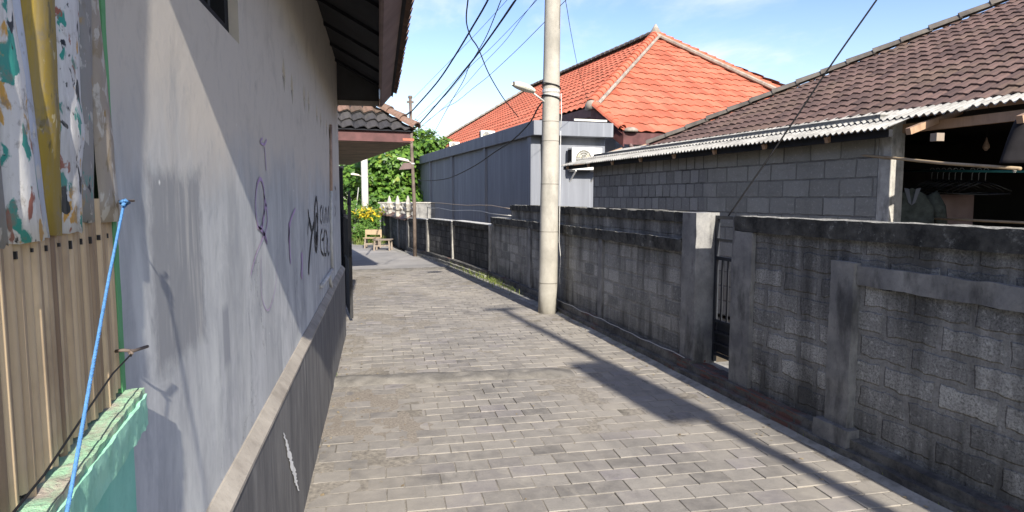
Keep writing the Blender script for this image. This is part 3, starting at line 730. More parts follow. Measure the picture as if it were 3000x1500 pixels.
# ------------------------------------------------------------ bamboo fence, painted culms and mint wall in the left foreground
FP, FQ = Vector((-.300, .10, 0)), Vector((-.433, 1.168, 0))
fa = math.atan2(FQ.y-FP.y, FQ.x-FP.x); FLn = (FQ-FP).length
BF = thing('bamboo_fence', 'bamboo slat fence with painted culms on top and a green edge post', 'fence', FP, fa)
fn = Vector((math.sin(fa), -math.cos(fa), 0))      # towards the alley (local -y)
def fl(u, v): # photo point on the fence plane -> local (x along, z)
    p = at_plane(u, v, FP, fn) - FP; return p.x*math.cos(fa)+p.y*math.sin(fa), p.z
sl = MB(); x = -.3; random.seed(11)
while x < FLn-.006:
    w = random.uniform(.013, .021); zt = 1.598; zb = 1.279+random.uniform(-.008, .006); sk = random.uniform(-.003, .003); dz = random.uniform(-.003, .003)
    n = len(sl.v); K = 5
    for zz, ss in ((zb, 0), (1.34, .3), (1.41, .5), (1.5, .8), (zt, 1)):
        ww = w*(.97+.06*random.random())
        for q in range(K+1):
            a = math.pi*q/K; sl.v.append((x+w/2-math.cos(a)*ww/2+sk*ss, dz-.007*math.sin(a), zz))
    for i in range(4):
        for q in range(K):
            k = n+i*(K+1)+q; sl.f.append((k, k+1, k+K+2, k+K+1))
    x += w*random.uniform(.95, 1.02)
sl.build('slat_panel', M['slats'], BF, smooth=True)
MB().box(-.4, FLn-.01, .006, .012, 1.0, 2.6).build('backing', M['soffit'], BF)
MB().box(-.3, FLn-.004, .0125, .030, 1.58, 1.62).build('rail', M['bleach'], BF)
MB().rough(FLn-.004, FLn+.022, -.008, .014, 1.275, 2.6, .03, .0012, 20, 4).build('edge_post', M['greenpost'], BF, smooth=True)
tk = MB(); random.seed(5)
zt_ = fl(150, 722)[1]
for i in range(16): MB().box(.36+i*.045, .3635+i*.045, -.0085, -.004, zt_+random.uniform(-.004, .004)-.004, zt_+.004).build('tack', M['black'], BF)
def culm(bl, br, tl, tr_, dep, mat, label, node=None, half=True, seed=0):
    """painted culm between its photographed bottom and top edges on the fence plane"""
    def fd(q):
        p = at_plane(q[0], q[1], FP+fn*(dep+.001), fn) - FP; return p.x*math.cos(fa)+p.y*math.sin(fa), p.z
    (x0, z0), (x1, z1), (x2, z2), (x3, z3) = fd(bl), fd(br), fd(tl), fd(tr_)
    k = (2.5-z0)/(z2-z0)
    mbx = MB(); K = 9; rows = 22
    for i in range(rows+1):
        t = i/rows*k; a0 = x0+(x2-x0)*t; a1 = x1+(x3-x1)*t; zz = (z0+z1)/2*(1-t) + (z2+z3)/2*t
        bul = 1 + (.16*math.exp(-((zz-node)/.012)**2) if node else 0)
        c = (a0+a1)/2; w = (a1-a0)/2*bul
        for q in range(K+1):
            a = math.pi*q/K; e = .0015*mn.noise(Vector((q*.7, zz*14, seed)))
            zz2 = zz + (.006*mn.noise(Vector((q*.9, seed, 0))) if i == 0 else 0)
            mbx.v.append((c-math.cos(a)*w, -dep-math.sin(a)*w*.34*bul+e, zz2))
    for i in range(rows):
        for q in range(K):
            b = i*(K+1)+q; mbx.f.append((b, b+1, b+K+2, b+K+1))
    n = len(mbx.v); mbx.f.append(tuple(range(K+1))[::-1])
    return prop(mbx.build('painted_culm', mat, BF, smooth=True), label)
culm((20, 715), (115, 700), (-40, 0), (28, 0), .004, M['cul_white'], 'white culm daubed teal, ochre and rust', 1.72, seed=1)
culm((-90, 735), (10, 715), (-150, 0), (-55, 0), .004, M['cul_grey'], 'worn painted culm at the picture edge', 1.74, seed=9)
culm((100, 695), (140, 692), (36, 0), (60, 0), .002, M['cul_blue'], 'narrow chalky blue culm', seed=2)
culm((137, 688), (176, 682), (62, 0), (143, 0), .005, M['cul_yellow'], 'ochre yellow culm', 1.70, seed=3)
culm((178, 692), (230, 668), (150, 0), (214, 0), .004, M['cul_white2'], 'white culm with small dark spots', 1.69, seed=4)
culm((232, 650), (268, 650), (216, 0), (256, 0), .003, M['cul_grey'], 'bare grey culm with faded paint', 1.67, seed=5)
culm((294, 650), (339, 648), (250, 0), (281, 0), .005, M['cul_tan'], 'bleached tan culm beside the green post', 1.68, seed=6)
# mint wall: coping and face
mw = thing('garden_wall', 'low mint green wall with crumbling coping below the bamboo fence', 'wall', FP, fa)
MB().rough(-.5, FLn+.004, -.018, .05, 0, 1.220, .035, .0012, 14, 7).build('wall', M['mintdeep'], mw, smooth=True)
cp = MB(); cp.rough(-.5, FLn+.016, -.036, .05, 1.214, 1.275, .009, .0035, 26, 9); cp.build('coping', M['copgreen'], mw, smooth=True)
cf = MB(); cf.rough(-.5, FLn+.018, -.040, -.026, 1.212, 1.264, .008, .0032, 30, 12); cf.build('coping_face', M['mint'], mw, smooth=True)
# nail, twig, rope and wire
def off(u, v, d=.03): return at_plane(u, v, FP + fn*d, fn)
nl = prop(MB().tube([off(334, 589, .006), off(362, 589, .03), off(392, 588, .034)], .0021, 7).build('nail', M['rust']), 'rusty nail in the green post holding the blue rope', 'nail')
tw = prop(MB().tube([off(338, 1029, .006), off(362, 1026, .02), off(392, 1028, .03), off(432, 1015, .036)], .0028, 7).tube([off(380, 1026, .026), off(388, 1036, .032), off(384, 1042, .030), off(378, 1033, .026)], .002, 6).build('rusty_spike', M['rust'], smooth=True), 'twisted rusty spike in the green post with black wire tied on', 'spike')
def twisted(pts, r, turns, n=120):
    mb = MB(); L = [Vector(p) for p in pts]; path = []
    for i in range(n+1):
        f = i/n*(len(L)-1); k = min(int(f), len(L)-2); path.append(L[k].lerp(L[k+1], f-k))
    for ph in (0, 2.09, 4.19):
        q = []
        for i, p in enumerate(path):
            t = (path[min(i+1, n)]-path[max(i-1, 0)]).normalized(); a = t.orthogonal().normalized(); b = t.cross(a); an = ph+turns*2*math.pi*i/n
            q.append(p + (a*math.cos(an)+b*math.sin(an))*r*.55)
        mb.tube(q, r*.62, 6)
    return mb
rp_ = twisted([off(364, 592, .034), off(352, 650, .04), off(320, 810, .05), off(262, 1130, .066), off(222, 1360, .07), off(170, 1640, .07)], .0020, 66, 320)
rp_.tube([off(352, 592, .03), off(366, 586, .038), off(378, 594, .034), off(366, 604, .03), off(354, 596, .034), off(372, 590, .03), off(360, 600, .038)], .0026, 6)
prop(rp_.build('rope', M['rope'], smooth=True), 'blue nylon rope tied to a nail and hanging over the mint wall', 'rope')
prop(MB().tube([off(386, 1036, .03), off(330, 1095, .028), off(240, 1225, .03), off(130, 1390, .034), off(40, 1500, .036), off(-60, 1620, .036)], .0014, 6).build('wire', M['cable'], smooth=True), 'thin black wire running from the rusty spike along the mint wall', 'wire')

# ------------------------------------------------------------ right-hand boundary walls
def seg(p, q): return (p[0], p[1], 0), math.atan2(q[1]-p[1], q[0]-p[0]), math.hypot(q[0]-p[0], q[1]-p[1])
# local x forward, +y towards the alley
def wface(y): return kerb(y)+.115
W1a, W1b = (wface(-2.5), -2.5), (wface(4.72), 4.72)
l, a, L = seg(W1a, W1b)
w1 = thing('block_wall', 'dark mouldy block wall with thick coping, right of the narrow gate', 'wall', l, a)
def xat(Y): return (Y+2.5)/(4.72+2.5)*L
MB().rough(0, L-.25, -.13, 0, .0, 1.335, .07, .004, 5, 21, 'b').build('wall', M['blk'], w1, smooth=True)
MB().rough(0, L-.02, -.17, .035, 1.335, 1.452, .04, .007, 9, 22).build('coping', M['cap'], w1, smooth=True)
MB().rough(L-.25, L, -.17, .035, .03, 1.334, .05, .005, 7, 23).rough(L-.02, L+.0, -.17, .036, 1.334, 1.45, .05, .005, 7, 24).build('post', M['post'], w1, smooth=True)
xp = xat(3.63); xq = xat(3.44)
MB().rough(xq, xp, .0, .055, .1, 1.20, .04, .006, 8, 25).build('pilaster', M['post'], w1, smooth=True)
MB().rough(0, xq, .0, .030, 1.065, 1.185, .04, .008, 8, 26).build('ledge', M['post'], w1, smooth=True)
MB().rough(xq-.05, xp+.05, .0, .10, .05, .165, .04, .008, 9, 27).build('pilaster_base', M['post'], w1, smooth=True)
MB().rough(0, L+.9, -.1, .075, -.05, .115, .04, .009, 8, 28).build('footing', M['foot'], w1, smooth=True)
MB().rough(0, L+.9, .0755, .118, -.05, .055, .04, .008, 9, 29).build('kerb', M['foot'], w1, smooth=True)
# gate step and iron gate
gl, ga, gL = seg((wface(4.72), 4.72), (wface(5.27), 5.27))
gt2 = thing('metal_gate', 'narrow dark iron gate with vertical bars set in the block wall', 'gate', gl, ga)
mb = MB().box(.0, .03, -.19, -.16, .13, 1.44).box(gL-.03, gL, -.19, -.16, .13, 1.44)
for z0, z1 in ((.19, .215), (.29, .31), (.39, .41), (.49, .515), (1.05, 1.08), (1.22, 1.24), (1.41, 1.44)): mb.box(.03, gL-.03, -.187, -.163, z0, z1)
mb.build('frame', M['iron'], gt2)
mb = MB()
for i in range(5): x = .10+i*.085; MB().box(x, x+.013, -.182, -.169, .515, 1.05).build('bar', M['iron'], gt2)
MB().box(.03, gL-.03, -.196, -.19, .215, .51).build('kick_panel', M['iron'], gt2)  # added dark sheet imitating the shaded yard behind the lower bars
MB().box(.12, .3, -.184, -.166, 1.085, 1.215).build('panel', M['post'], gt2)
st = prop(MB().rough(-.0, gL, -.42, .0, .0, .112, .06, .005, 8, 30).build('doorstep', M['gutter'], None, smooth=True, loc=gl, rz=ga), 'worn cement doorstep under the narrow iron gate', 'step')
# two-tier wall
segs2 = [((wface(5.27), 5.27), (wface(7.5), 7.5)), ((wface(7.5), 7.5), (wface(9.2), 9.2)), ((wface(9.2), 9.2), (wface(11.3), 11.3)), ((wface(11.3), 11.3), (wface(12.5), 12.5))]
w2 = thing('block_wall', 'two-tier mouldy block wall behind the concrete utility pole', 'wall', (wface(5.27), 5.27, 0))
O2 = Vector((wface(5.27), 5.27, 0))
def piece(mbx, name, mat, s, par=w2, org=O2, label=None):
    l, a, L = seg(*s); o = mbx.build(name, mat, par, smooth=True, loc=Vector(l)-org, rz=a)
    if label: o['label'] = label
    return o
for i, s in enumerate(segs2):
    l, a, L = seg(*s); x0 = .24 if i == 0 else 0; E = L+.004
    piece(MB().rough(x0, E, -.14, 0, 0, 1.10, .07, .005, 5, 31+i, 'b'), 'wall', M['blk2'], s)
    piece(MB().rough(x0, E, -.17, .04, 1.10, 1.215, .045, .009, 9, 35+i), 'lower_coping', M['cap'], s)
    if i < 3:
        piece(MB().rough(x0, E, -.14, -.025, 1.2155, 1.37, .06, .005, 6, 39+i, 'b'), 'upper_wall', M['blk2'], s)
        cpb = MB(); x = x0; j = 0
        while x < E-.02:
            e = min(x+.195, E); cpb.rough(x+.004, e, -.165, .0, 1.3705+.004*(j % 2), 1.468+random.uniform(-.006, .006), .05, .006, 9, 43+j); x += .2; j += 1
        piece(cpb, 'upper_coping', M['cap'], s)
    piece(MB().rough(0, E, -.1, .075, -.05, .14, .05, .011, 7, 47+i), 'footing', M['foot'], s)
    piece(MB().rough(0, E, .0755, .118, -.05, .06, .05, .009, 9, 51+i), 'kerb', M['foot'], s)
s = segs2[0]
piece(MB().rough(0, .235, -.20, .03, .02, 1.465, .05, .006, 7, 55), 'post', M['post'], s, label='rough rendered gate post, pale at the top')
def pil(y, wd, par_seg, z1=1.1, mat='post'):
    (x0, y0), (x1, y1) = par_seg; l, a, L = seg(*par_seg); x = (y-y0)/(y1-y0)*L
    piece(MB().rough(x-wd/2, x+wd/2, .0, .03, .1, z1, .05, .005, 8, int(y*10)), 'pilaster', M[mat], par_seg)
pil(7.4, .12, segs2[0]); pil(10.2, .13, segs2[2]); pil(12.4, .16, segs2[3], 1.2)
# loose wire clipped along the footing
wr = MB(); pts = []
for i in range(40):
    yy = 5.3+i*.095; pts.append((wface(yy)-.095, yy, .165+.02*mn.noise(Vector((yy*3, 0, 0)))))
prop(wr.tube(pts, .004, 5).build('wire', M['steelw']), 'thin pale wire lying along the wall footing near the pole', 'wire')
# lower fences further on
def low_fence(pa, pb, top, label, seed, post=True):
    l, a, L = seg(pa, pb); t = thing('block_fence', label, 'wall', l, a, 'low block fences in front of the grey building')
    MB().rough(.1, L-.0, -.12, 0, .1, top-.11, .1, .006, 5, seed, 'b').build('wall', M['blkfar'], t, smooth=True)
    MB().rough(.1, L, -.16, .035, top-.11, top, .07, .009, 8, seed+1).build('coping', M['cap'], t, smooth=True)
    MB().rough(.08, L, -.20, .045, top+.001, top+.014, .1, .003, 8, seed+2).build('coping_top', M['whitepole'], t, smooth=True)
    MB().rough(-.0, .1, -.15, .045, .05, top+.0, .05, .008, 9, seed+3).build('post', M['postpale'], t, smooth=True)
    MB().rough(0, L+.004, -.14, .11, -.05, .15, .08, .012, 7, seed+4).build('footing', M['foot'], t, smooth=True)
    MB().rough(0, L+.004, .1105, .16, -.05, .07, .08, .012, 7, seed+5).build('kerb', M['gutter'], t, smooth=True)
    return t
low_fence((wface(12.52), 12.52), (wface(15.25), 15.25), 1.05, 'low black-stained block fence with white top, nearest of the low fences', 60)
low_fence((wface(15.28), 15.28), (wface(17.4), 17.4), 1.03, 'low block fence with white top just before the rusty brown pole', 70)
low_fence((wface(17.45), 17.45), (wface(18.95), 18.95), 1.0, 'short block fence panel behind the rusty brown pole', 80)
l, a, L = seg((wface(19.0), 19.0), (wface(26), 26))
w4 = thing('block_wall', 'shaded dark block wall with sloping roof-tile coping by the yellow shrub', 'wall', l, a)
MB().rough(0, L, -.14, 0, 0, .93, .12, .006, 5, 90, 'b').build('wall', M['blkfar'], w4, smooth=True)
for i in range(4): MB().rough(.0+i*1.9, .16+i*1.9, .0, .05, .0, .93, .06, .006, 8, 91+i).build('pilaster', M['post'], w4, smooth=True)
mb = MB(); random.seed(4)
for i in range(16):
    x = i*.42; z = random.uniform(-.01, .02)
    mb.hexa([(x, .13, .93+z), (x+.4, .13, .94+z), (x+.4, -.1, 1.07), (x, -.1, 1.06), (x, .13, .955+z), (x+.4, .13, .965+z), (x+.4, -.1, 1.095), (x, -.1, 1.085)])
mb.build('coping_tiles', M['mossy'], w4)
mb = MB().lathe([(.10, 0), (.10, .06), (.065, .09), (.075, .17), (.13, .22), (.14, .27), (.08, .31), (.10, .36), (.12, .40), (.06, .45), (.045, .52), (.02, .62), (.004, .66)], (0, 0, 0), 12)
me = mb.mesh('finial'); me.materials.append(M['stone'])
mb2 = MB()
for sx, sy in ((1, 0), (-1, 0), (0, 1), (0, -1)):
    mb2.hexa([(sx*.09-.03, sy*.09-.03, .2), (sx*.09+.03, sy*.09-.03, .2), (sx*.09+.03, sy*.09+.03, .2), (sx*.09-.03, sy*.09+.03, .2), (sx*.19-.012, sy*.19-.012, .36), (sx*.19+.012, sy*.19-.012, .36), (sx*.19+.012, sy*.19+.012, .36), (sx*.19-.012, sy*.19+.012, .36)])
me2 = mb2.mesh('ear'); me2.materials.append(M['stone'])
for i, (f, lb) in enumerate(((.03, 'pale carved stone finial on the wall corner beside the rusty brown pole'), (.27, 'middle of the pale carved stone finials on the dark wall'), (.62, 'pale carved stone finial nearest the yellow shrub'))):
    Yf = 19.0+f*7; t = thing('stone_finial', lb, 'finial', (wface(Yf)+.06, Yf, 1.0), 0, 'carved stone finials on the dark wall')
    for nm, d in (('body', me), ('ears', me2)):
        o = bpy.data.objects.new(nm, d); C.objects.link(o); o.parent = t; o.scale = (1.25, 1.25, 1.0)
# weeds at the foot of the walls
random.seed(21); wd = MB()
def blade(p, h, lean, w):
    p = Vector(p); d = Vector((random.gauss(0, 1), random.gauss(0, 1), 0)).normalized(); s = Vector((-d.y, d.x, 0))*w
    wd.quad(p-s, p+s, p+d*lean*.4+s*.7+Vector((0, 0, h*.6)), p+d*lean*.4-s*.7+Vector((0, 0, h*.6)))
    wd.tri(p+d*lean*.4-s*.7+Vector((0, 0, h*.6)), p+d*lean*.4+s*.7+Vector((0, 0, h*.6)), p+d*lean+Vector((0, 0, h)))
for i in range(900):
    yy = random.gauss(12.6, 1.0); yy = min(max(yy, 10.2), 16); dens = random.random()
    blade((kerb(yy)-abs(random.gauss(0, .09))+.05, yy, .0), random.uniform(.03, .13), random.uniform(.02, .08), .004)
for i in range(160):
    yy = random.uniform(2.5, 9); blade((kerb(yy)-.01+random.gauss(0, .012), yy, 0), random.uniform(.015, .05), .03, .002)
for i in range(60): blade((-.43+abs(random.gauss(0, .02)), random.gauss(5.85, .08), 0), random.uniform(.01, .03), .02, .002)
prop(wd.build('grass', M['weed']), kind='stuff')

# ------------------------------------------------------------ poles
def clamp(mb, r, z, c=(0, 0)):
    mb.lathe([(r+.001, z-.02), (r+.007, z-.018), (r+.007, z+.018), (r+.001, z+.02)], (c[0], c[1], 0), 20)
PX, PY = 2.275, 8.66
pole = thing('utility_pole', 'thick pale concrete utility pole in front of the two-tier wall', 'utility pole', (PX, PY, 0)); pole.rotation_euler = (0, R(.7), 0)
mb = MB(); pr = [(.132, -.02), (.131, .3)]
for i in range(15): pr.append((.131-.0048*i*.75, .5+i*.55))
mb.lathe(pr, n=24); mb.build('shaft', M['pole'], pole, smooth=True)
mb = MB()
for z in (.42, 1.13, 1.78, 2.36, 2.62): MB().lathe([(.1315-.0065*z-.001, z-.004), (.1365-.0065*z, z-.003), (.1365-.0065*z, z+.003), (.1315-.0065*z-.001, z+.004)], n=24).build('joint_band', M['ridge'], pole, smooth=True)
for z in (2.97, 3.03): mb = MB(); clamp(mb, .113, z); mb.build('clamp', M['steelw'], pole)
mb = MB()
for z in (2.93, 2.945, 3.08, 3.10):
    MB().tube([(.128*math.cos(2*math.pi*k/20), .128*math.sin(2*math.pi*k/20), z+.03*math.sin(2*math.pi*k/20+z*40)) for k in range(21)], .007, 6).build('cable_loop', M['cable'], pole, smooth=True)
mb = MB().tube([(.125, -.05, 3.0), (.14, -.04, 2.7), (.128, -.05, 2.55)], .006, 6).tube([(.13, -.05, 2.5), (.136, -.05, 1.6), (.135, -.05, 1.0), (.165, -.05, .75), (.15, -.05, .5), (.16, -.05, .40)], .0045, 6)
mb.build('earth_wire', M['pvc'], pole, smooth=True)
arm0, arm1 = at_y(1592, 300, PY-.05)-Vector((PX, PY, 0)), at_y(1548, 268, PY-.15)-Vector((PX, PY, 0))
lp = MB().tube([arm0+Vector((.04, .04, -.02)), arm1], .013, 8).build('lamp_arm', M['steelw'], pole, smooth=True)
def lamp_head(c, d, L, w, h, par):
    c = Vector(c); d = Vector(d).normalized(); s = d.cross(Vector((0, 0, 1))).normalized(); u = s.cross(d); mb = MB(); n = 12; rows = 9
    for i in range(rows+1):
        f = i/rows; ww = w*(math.sin(math.pi*min(1, .12+f*.83))**.5); hh = h*(math.sin(math.pi*min(1, .15+f*.72))**.5)
        for k in range(n+1):
            a = math.pi*k/n; mb.v.append(tuple(c + d*(f*L) + s*math.cos(a)*ww/2 + u*math.sin(a)*hh))
    for i in range(rows):
        for k in range(n):
            b = i*(n+1)+k; mb.f.append((b, b+1, b+n+2, b+n+1))
    mb.f.append(tuple(range(n+1))); mb.f.append(tuple(rows*(n+1)+k for k in range(n+1))[::-1])
    o = mb.build('lamp_head', M['aluminium'], par, smooth=True)
    g = MB()
    for i in range(rows+1):
        f = i/rows; ww = w*.93*(math.sin(math.pi*min(1, .12+f*.83))**.5); hh = -h*.45*(math.sin(math.pi*min(1, .1+f*.8))**.6)
        for k in range(n+1):
            a = math.pi*k/n; g.v.append(tuple(c + d*(f*L) + s*math.cos(a)*ww/2 + u*math.sin(a)*hh))
    for i in range(rows):
        for k in range(n):
            b = i*(n+1)+k; g.f.append((b, b+n+1, b+n+2, b+1))
    g.build('lamp_lens', M['glass'], o, smooth=True); return o
e = at_y(1497, 250, PY-.28)-Vector((PX, PY, 0)); lamp_head(arm1-(e-arm1).normalized()*.03, e-arm1, (e-arm1).length+.04, .17, .07, pole)

DX, DY = .935, 17.75
dpole = thing('utility_pole', 'slim rusty brown steel pole with a small lamp beside the low fence', 'utility pole', (DX, DY, 0))
MB().tube([(0, 0, 0), (0, 0, 1.4), (-.05, 0, 2.9), (-.07, 0, 4.25)], .052, 12, r1=.04).build('shaft', M['rust'], dpole, smooth=True)
MB().box(-.16, .02, -.03, .03, 4.10, 4.15).lathe([(.05, 4.22), (.06, 4.25), (.05, 4.29)], (-.07, 0, 0), 10).build('crossarm', M['rust'], dpole)
mb = MB(); clamp(mb, .054, 2.50, (-.035, 0)); mb.build('clamp', M['steelw'], dpole)
MB().tube([(-.05, -.02, 2.52), (-.16, -.05, 2.56)], .012, 6).build('lamp_arm', M['steelw'], dpole)
lamp_head((-.14, -.05, 2.55), (-1, -.2, .22), .32, .14, .06, dpole)
MB().hexa([(-.40, -.1, 2.33), (-.06, -.1, 2.36), (-.06, .15, 2.36), (-.40, .15, 2.33), (-.28, -.1, 2.51), (-.07, -.1, 2.52), (-.07, .15, 2.52), (-.28, .15, 2.51)]).build('rain_hood', M['fascia'], dpole)
WXp, WYp = -.56, 27.5
wpole = thing('utility_pole', 'white concrete pole with a lamp arm in front of the far trees', 'utility pole', (WXp, WYp, 0))
MB().lathe([(.15, 0), (.14, 2), (.125, 6.5)], n=16).build('shaft', M['whitepole'], wpole, smooth=True)
mb = MB(); clamp(mb, .136, 2.42); mb.build('clamp', M['steelw'], wpole)
MB().tube([(-.1, -.05, 2.45), (-.25, -.05, 2.5)], .015, 6).build('lamp_arm', M['steelw'], wpole)
lamp_head((-.22, -.05, 2.49), (-1, -.1, .12), .33, .15, .06, wpole)
MB().tube([(-.25, -.02, 2.0), (-.5, .3, .2)], .02, 6).build('stay', M['steelw'], wpole)

# ------------------------------------------------------------ cables
def cable(name_label, pix, d0, d1, r, twist=False, mat='cable', ext=None):
    P = []; n = len(pix)
    ds = [0]
    for a, b in zip(pix, pix[1:]): ds.append(ds[-1]+math.hypot(a[0]-b[0], a[1]-b[1]))
    for (u, v), s in zip(pix, ds):
        q = 1/(1/d0 + (1/d1-1/d0)*s/ds[-1]); rr = ray(u, v); P.append(Vector((0, 0, CAMH)) + rr*(q/FL))
    if ext: P.append(Vector(ext))
    Q = []
    for i in range(len(P)-1):
        p0, p1, p2, p3 = P[max(i-1, 0)], P[i], P[i+1], P[min(i+2, len(P)-1)]
        for k in range(8):
            t = k/8; Q.append(.5*((2*p1)+(-p0+p2)*t+(2*p0-5*p1+4*p2-p3)*t*t+(-p0+3*p1-3*p2+p3)*t**3))
    Q.append(P[-1])
    mb = twisted(Q, r, 40, 240) if twist else MB().tube(Q, r, 6)
    return prop(mb.build('cable', M[mat], smooth=True), name_label, 'cable', 'overhead cables strung from the poles')
def z6(*p): return [(1200+a*.3883, b*.3883) for a, b in p]
pt_top = (PX-.05, PY, 6.4)
cable('thick twisted black cable, leftmost of the heavy ones above the rusty pole', z6((20, 835), (200, 630), (330, 440), (455, 235), (590, 0), (700, -260)), 17.9, 10.5, .017, True, ext=pt_top)
cable('twisted black cable end running left from the rusty pole to the mossy roof', [(1208, 324), (1185, 340), (1165, 350)], 17.9, 12.4, .018, True)
cable('heavy straight black cable ending just right of the mossy roof corner', z6((30, 975), (60, 950), (270, 710), (480, 450), (620, 260), (800, 0), (930, -220)), 17.9, 10.2, .017, ext=(PX, PY, 6.1))
cable('looping thin black cable that crosses the others and drops onto the red roof', z6((820, 885), (770, 820), (700, 730), (600, 560), (520, 370), (465, 285), (435, 200), (428, 120), (440, 0), (450, -120)), 15.8, 8., .010)
cable('thin black cable slanting steeply down towards the far tree tops', z6((170, 1030), (300, 790), (400, 620), (450, 500), (520, 380), (590, 250), (690, 0), (760, -170)), 26, 10.5, .009, ext=(PX-.1, PY, 6.0))
cable('finest cable, meeting the very top of the rusty pole', z6((30, 740), (270, 495), (400, 360), (520, 235), (640, 105), (735, 0), (880, -170)), 17.8, 10.5, .0045, ext=(PX-.1, PY, 5.7))
cable('thin cable just left of the heavy straight one', z6((40, 900), (290, 660), (470, 455), (600, 280), (760, 45), (900, -180)), 17.8, 10.5, .0045, ext=(PX-.08, PY, 5.6))
cable('upper of two fine parallel cables aimed at the concrete pole', z6((40, 925), (250, 740), (460, 500), (600, 375), (820, 150), (960, 0), (1060, -110)), 17.8, 9.5, .0045, ext=(PX-.05, PY, 5.2))
cable('lower of two fine parallel cables aimed at the concrete pole', z6((80, 955), (260, 810), (420, 640), (560, 480), (720, 310), (850, 130), (950, 0), (1040, -130)), 17.8, 9.5, .0045, ext=(PX-.06, PY, 5.1))
cable('long straight fine cable passing in front of the concrete pole', z6((80, 965), (240, 830), (350, 770), (480, 665), (600, 570), (800, 385), (1000, 185), (1110, 70), (1180, 0), (1290, -110)), 17.8, 8.0, .005)
cable('fine cable hanging right of the concrete pole down onto the red roof', z6((1342, 755), (1310, 650), (1268, 500), (1220, 260), (1190, 80), (1176, 0), (1165, -90)), 15.5, 9, .005)
cable('black drop cable sagging from the concrete pole across the grey building', [(1225, 527), (1262, 529), (1310, 523), (1350, 507), (1400, 480), (1450, 445), (1500, 412), (1550, 362), (1575, 318), (1588, 300)], 19.5, 8.9, .011)
cable('black guy wire slanting across the brown roof down to the narrow gate', [(2133, 634), (2300, 392), (2433, 193), (2568, 0), (2700, -190)], 5.6, 4.6, .007)

# ------------------------------------------------------------ grey building
d = Vector((-.128, 1, 0)).normalized(); nn = Vector((d.y, -d.x, 0))     # along the alley, and into the plot
GC = Vector((3.72, 15.75, 0)); GLn = 15.4
GB = thing('grey_building', 'long grey painted building with panelled side and parapet beam', 'building', GC, math.atan2(d.y, d.x))
# local x along d, local y to the left (alley side)
GW = 2.0
def gbox(*b): return MB().box(*b)
mb = MB().box(0.0, GLn, -GW, -.05, 0, 3.42); mb.build('wall', M['grey'], GB)
mb = MB()
for x0, x1 in ((0, .26), (4.0, 4.22), (8.25, 8.47), (12.2, 12.42), (15.1, 15.38)): mb.box(x0, x1, -.0495, .03, 0, 3.1)
mb.build('pilaster', M['grey'], GB)
MB().box(-.06, GLn, -.0, .085, 3.1, 3.45).box(-.36, -.0605, -GW-.05, .085, 3.1, 3.45).box(-.06, GLn, -GW-.05, -.0005, 3.4205, 3.45).build('parapet', M['grey'], GB, bevel=.01)
MB().box(-.012, -.0005, -.25, -.0, 0, 3.1).build('corner_strip', M['grey'], GB)
MB().tube([(-.05, -.30, .9), (-.05, -.26, 3.08)], .04, 10).build('drain_pipe', M['soffit'], GB, smooth=True)
MB().box(-.3, -.27, -1.9, -1.0, 3.48, 3.53).build('parapet_rail', M['whitepole'], GB)
cnd = MB()
pA = [(x, .1, .0) for x in ()]
def gl_(u, v, off=.06):
    p = at_plane(u, v, GC - nn*off, nn); return p
prop(MB().tube([gl_(u, v, .25) for u, v in ((1256, 600), (1264, 594), (1290, 595), (1330, 599), (1370, 602), (1400, 601), (1440, 602), (1478, 609), (1500, 612))], .014, 6).build('wire', M['bleach'], smooth=True), 'upper rough pale wire strung low in front of the grey building', 'wire')
prop(MB().tube([gl_(u, v, .25) for u, v in ((1249, 605), (1262, 610), (1285, 609), (1325, 617), (1380, 616), (1412, 619), (1440, 626), (1500, 632))], .014, 6).build('wire', M['whitepole'], smooth=True), 'lower pale wire strung in front of the grey building, ending on the wall top', 'wire')

def ac_unit(label, loc, rz):
    t = thing('air_conditioner', label, 'air conditioner', loc, rz, 'air conditioner units')
    MB().box(-.41, .41, 0, .29, 0, .55).build('casing', M['white'], t, bevel=.015)
    g = MB()
    for r in (.215, .16, .105): g.tube([(-.10+r*math.cos(2*math.pi*k/28), -.012, .275+r*math.sin(2*math.pi*k/28)) for k in range(29)], .006, 5)
    for k in range(8): a = k*math.pi/4; g.tube([(-.10, -.012, .275), (-.10+.22*math.cos(a), -.012, .275+.22*math.sin(a))], .004, 5)
    g.build('fan_grille', M['pvc'], t)
    f = MB(); f.v = [(-.10+.21*math.cos(2*math.pi*k/24), -.002, .275+.21*math.sin(2*math.pi*k/24)) for k in range(24)]; f.f = [tuple(range(24))]
    f.build('fan_opening', m_simple('fan_well', (.15, .145, .125), .2, 5), t)
    b = MB()
    for k in range(3):
        a = k*2.09+.5; p = [(math.cos(a+q)*rr, math.sin(a+q)*rr) for q, rr in ((0, .05), (-.35, .19), (.35, .19))]
        b.tri(*[(-.10+x, -.006, .275+z) for x, z in p])
    b.build('fan_blade', m_simple('fan_blades', (.36, .32, .23), .2, 5), t)
    MB().box(.17, .37, -.003, -.0005, .44, .46).build('nameplate', M['pvc'], t)
    MB().box(-.42, -.40, .02, .25, .05, .5).build('side_grille', M['soffit'], t)
    s = MB().beam((-.3, .0, -.02), (-.3, .42, -.02), .03, .03).beam((.3, .0, -.02), (.3, .42, -.02), .03, .03).beam((-.3, .02, -.03), (-.3, .42, -.3), .03, .03).beam((.3, .02, -.03), (.3, .42, -.3), .03, .03)
    s.build('bracket', M['white'], t); return t
frz = math.atan2(d.y, d.x) - math.pi/2
pa = at_y(1720, 497, 15.35)
ac_unit('white air conditioner with round fan on the end wall of the grey building', (pa.x+.06, 15.53, pa.z), frz)
